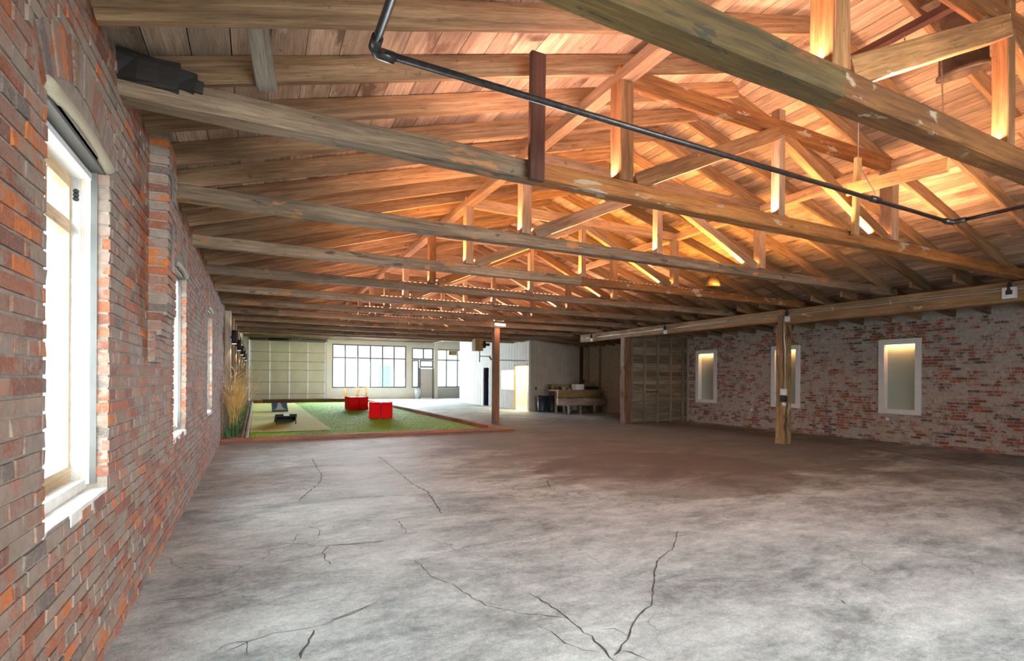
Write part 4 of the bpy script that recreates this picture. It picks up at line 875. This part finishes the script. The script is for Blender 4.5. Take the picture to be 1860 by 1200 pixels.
# throwing boards
def throw_board(x, yf, yb_, mat, lab, white):
    e = empty('throwing_board', (x, (yf + yb_) / 2, .03), label=lab, cat='game board'); d = Vector((0, yb_ - yf, .24)); 
    L = d.length; dn = d.normalized(); up = Vector((1, 0, 0)).cross(dn); up = up if up.z > 0 else -up
    P = lambda a, t, h=0: Vector((x + a, yf, .10)) + dn * (t * L) + up * h
    # deck with a round hole
    m_ = MB(); N = 20; hc = .80; R = .076; o = len(m_.v); ring = [P(R * math.cos(2 * PI * k / N), hc + R * math.sin(2 * PI * k / N) / L) for k in range(N)]
    def edge(k):
        a = 2 * PI * k / N; c, s = math.cos(a), math.sin(a); t0, t1 = (0 - hc) * L, (1 - hc) * L
        q = min((.3 / abs(c)) if abs(c) > 1e-6 else 1e9, (t1 / s if s > 1e-6 else (t0 / s if s < -1e-6 else 1e9))); return P(q * c, hc + q * s / L)
    out = [edge(k) for k in range(N)]
    cor = [P(.3, 1), P(-.3, 1), P(-.3, 0), P(.3, 0)]
    m_.v += [tuple(v) for v in ring] + [tuple(v) for v in out] + [tuple(v) for v in cor]
    for k in range(N): k2 = (k + 1) % N; m_.quad([o + k, o + N + k, o + N + k2, o + k2])
    angs = [math.atan2((1 - hc) * L, .3), math.atan2((1 - hc) * L, -.3), math.atan2(-hc * L, -.3) + 2 * PI, math.atan2(-hc * L, .3) + 2 * PI]
    for ci, a in enumerate(angs): k = int((a % (2 * PI)) / (2 * PI / N)); m_.quad([o + N + k, o + 2 * N + ci, o + N + (k + 1) % N])
    dk = m_.build('deck', mat, e)
    f_ = MB()
    for a in (-.29, .29): f_.beam(P(a, .01, -.045), P(a, .99, -.045), .02, .085)
    f_.beam(P(-.29, .01, -.045), P(.29, .01, -.045), .02, .085); f_.beam(P(-.29, .99, -.045), P(.29, .99, -.045), .02, .085); f_.build('side_rail', mat if not white else 'navy', e)
    for a in (-.27, .27): q = P(a, .93, -.05); MB().beam(q, (q.x, q.y + (.05 if yb_ > yf else -.05), .03), .03, .04).build('leg', 'black', e)
    if white:
        m_ = MB(); o = len(m_.v); T = [(.0, .27), (.15, .16), (.35, .105), (.6, .085), (.99, .055)]
        for t, w_ in T: m_.v += [tuple(P(-w_, t, .003)), tuple(P(w_, t, .003))]
        for k in range(len(T) - 1): m_.quad([o + 2 * k, o + 2 * k + 1, o + 2 * k + 3, o + 2 * k + 2])
        tag(m_.build('white_stripe', 'white', dk), 'white tapering stripe')
    else: tag(MB().beam(P(-.07, 1.005, -.03), P(.09, 1.005, -.03), .004, .05).build('label_plate', 'cable', e), 'small grey plate')
throw_board(.86, 23.2, 24.4, 'blue', 'blue throwing board with a white tapering stripe on the pale lane', True)
throw_board(.80, 18.2, 17.05, 'black', 'black throwing board seen from its raised back end', False)
# red seats (cross-shaped modular blocks)
def red_seat(x, y, s, rot, lab):
    e = empty('red_seat', (x, y, .03), label=lab, cat='seat', group='red seat blocks on the grass'); ca, sa = math.cos(rot), math.sin(rot)
    def blk(name, ax, ay, w, d, h0, h1, par=None):
        P4 = [(x + (px * ca - py * sa) * s, y + (px * sa + py * ca) * s) for px, py in ((ax - w / 2, ay - d / 2), (ax + w / 2, ay - d / 2), (ax + w / 2, ay + d / 2), (ax - w / 2, ay + d / 2))]
        m_ = MB(); m_.prism([(p[0], p[1], .03 + h0) for p in P4], (0, 0, h1 - h0)); o = m_.build(name, 'red', par or e); bv = o.modifiers.new('b', 'BEVEL'); bv.width = .02; bv.segments = 2; return o
    for q in (-.2, .2): sb_ = blk('seat_block', q, 0, .38, .78, 0, .50); blk('seat_cushion', q, .02, .36, .7, .50, .56, sb_)
    blk('arm_block', .41, 0, .06, .80, 0, .58); blk('arm_block', -.41, 0, .06, .80, 0, .58)
red_seat(3.95, 23.4, .95, .10, 'red block seat further back, in front of the golden tufts'); red_seat(3.98, 18.5, .9, -.25, 'red block seat nearer the floor kerb')
# heater
h = empty('unit_heater', (8.6, 20.3, 2.9), label='old tan hanging unit heater with a fan and pipe', cat='heater')
MB().beam((8.45, 20.3, 2.62), (8.45, 20.3, 3.14), .36, .42, up=(0, 1, 0), ch=.02).build('heater_case', 'yellow_timber', h)
MB().tube([(8.62, 20.25, 2.9), (8.78, 20.2, 2.9)], [.17, .15], 14).tube([(8.78, 20.2, 2.9), (8.95, 20.15, 2.9)], .06, 10).build('fan_motor', 'black', h, True)
for dx in (-.12, .12): MB().tube([(8.45 + dx, 20.3, 3.14), (8.45 + dx, 20.3, 3.9)], .01, 6).build('hanger_rod', 'steel_dark', h)
MB().tube([(8.55, 20.3, 2.62), (8.55, 20.3, 2.15)], .022, 8).tube([(8.55, 20.3, 2.40), (9.0, 20.3, 2.40), (9.05, 20.3, 2.28), (9.2, 20.3, 2.25), (XO, 20.35, 2.25)], .018, 8).build('gas_line', 'steel_dark', h, True)
MB().tube([(9.0, 20.3, 2.42), (9.1, 20.3, 2.26)], .045, 8).build('valve', 'yellow_timber', h, True)
# bins
for i, xx in enumerate((11.12, 11.64)):
    e = empty('trash_bin', (xx, 19.4, 0), label=['dark navy trash bin next to the lit doorway', 'dark navy trash bin next to the workbench'][i], cat='bin', group='navy trash bins')
    bb_ = MB().tube([(xx, 19.4, 0), (xx, 19.4, .05), (xx, 19.4, .66)], [.165, .175, .215], 18).build('bin_body', 'navy', e, True); MB().tube([(xx, 19.4, .66), (xx, 19.4, .69), (xx, 19.4, .71)], [.235, .235, .20], 18).build('rim', 'navy', bb_, True)
    MB().tube([(xx - .24, 19.28, .6), (xx - .25, 19.22, .63), (xx - .2, 19.17, .6)], .012, 6).build('handle', 'steel_dark', e)
# workbench and its timbers
wbn = empty('workbench', (12.2, 18.4, 0), label='old workbench loaded with timbers against the concrete wall', cat='workbench')
B('bench_top', (11.2, 18.05, .93), (13.5, 18.95, .99), 'grey_wood', wbn)
for xx in (11.5, 12.2, 13.3):
    for yy in (18.2, 18.85): MB().beam((xx, yy, 0), (xx, yy, .93), .09, .09, up=(0, 1, 0)).build('leg', 'grey_wood', wbn)
B('lower_shelf', (11.4, 18.12, .30), (13.4, 18.85, .34), 'grey_wood', wbn); B('back_board', (11.35, 18.93, .99), (13.5, 18.97, 1.22), 'yellow_timber', wbn)
tag(MB().beam((11.02, 17.95, .83), (13.15, 17.93, .81), .12, .29, jit=.004, rng=rg, ch=.01).build('timber_beam', 'yellow_timber'), 'yellow-brown squared timber on the front of the workbench', 'timber')
tag(MB().beam((10.92, 17.80, .53), (13.2, 17.72, .49), .14, .30, jit=.006, rng=rg, ch=.02).build('timber_beam', 'grey_wood'), 'greyish thick timber below the yellow-brown one at the workbench', 'timber')
for xx, tl in ((11.4, 'small trestle under the grey timber, end near the bins'), (12.0, 'small trestle under the middle of the grey timber'), (12.7, 'small trestle under the grey timber, end near the rotted post')): tag(MB().beam((xx, 17.62, .36), (xx, 18.05, .36), .09, .05).beam((xx, 17.7, 0), (xx, 17.72, .34), .06, .06, up=(0, 1, 0)).build('trestle', 'grey_wood'), tl, 'trestle', 'trestle feet under the timbers')
bx = empty('cardboard_box', (12.25, 18.3, .99), label='white box standing on the workbench', cat='box'); B('box_body', (12.06, 18.14, .99), (12.46, 18.5, 1.22), 'white', bx); B('box_flap', (12.05, 18.13, 1.215), (12.47, 18.30, 1.225), 'white_wall', bx)
tag(MB().tube([(12.50, 18.4, 1.23), (12.62, 18.42, 1.36), (12.70, 18.5, 1.40)], [.07, .06, .03], 8).tube([(12.5, 18.4, .99), (12.5, 18.4, 1.28)], .10, 8).build('power_tool', 'black', None, True), 'dark hand tool leaning on the white box', 'tool')
tag(MB().tube([(11.55, 18.3, .99), (11.55, 18.3, 1.10)], [.09, .07], 10).build('paint_pot', 'cable', None, True), 'grey paint pot on the bench', 'pot'); tag(MB().tube([(11.72, 18.25, .99), (11.95, 18.3, 1.03)], .035, 8).build('metal_tube', 'cable', None, True), 'short grey metal tube lying on the bench', 'tube')
tag(MB().tube([(11.32, 18.3, .99), (11.32, 18.3, 1.12)], [.08, .08], 10).build('oil_can', 'black', None, True), 'small black can at the end of the bench', 'can'); tag(MB().box((12.85, 18.2, .99), (13.25, 18.6, 1.12)).build('tool_case', 'navy', None), 'low dark tool case on the bench behind the rotted post', 'case')
tag(MB().box((11.97, 19.05, 0), (12.43, 19.45, .34)).box((11.95, 19.03, .34), (12.45, 19.47, .38)).build('storage_tub', 'navy'), 'dark storage tub on the floor behind the workbench', 'tub')
# wall sockets on the right wall
for (yy, lab) in ((10.75, 'small grey socket box on the brick wall just past the wooden post'), (6.98, 'small grey socket box under the frosted window'),):
    e = empty('socket_box', (XR, yy, .5), label=lab, cat='socket'); B('box_case', (XR - .05, yy - .06, .50), (XR - .006, yy + .06, .60), 'cable', e); B('socket_face', (XR - .056, yy - .03, .52), (XR - .05, yy + .03, .58), 'white_paint', e)
tag(MB().tube([(XR - .015, 6.9, .55), (XR - .015, 3.3, .52)], .006, 6).build('wall_cable', 'cable', None), 'thin cable running along the brick wall from the socket', 'cable')
# duct stub beyond (small metal shade in the middle of the roof)
tag(MB().tube([(8.5, 7.7, 3.62), (8.5, 7.7, 3.42)], [.11, .15], 14).build('pendant_lamp', 'duct', None, True), 'small metal lamp shade hanging over the middle trusses', 'lamp')
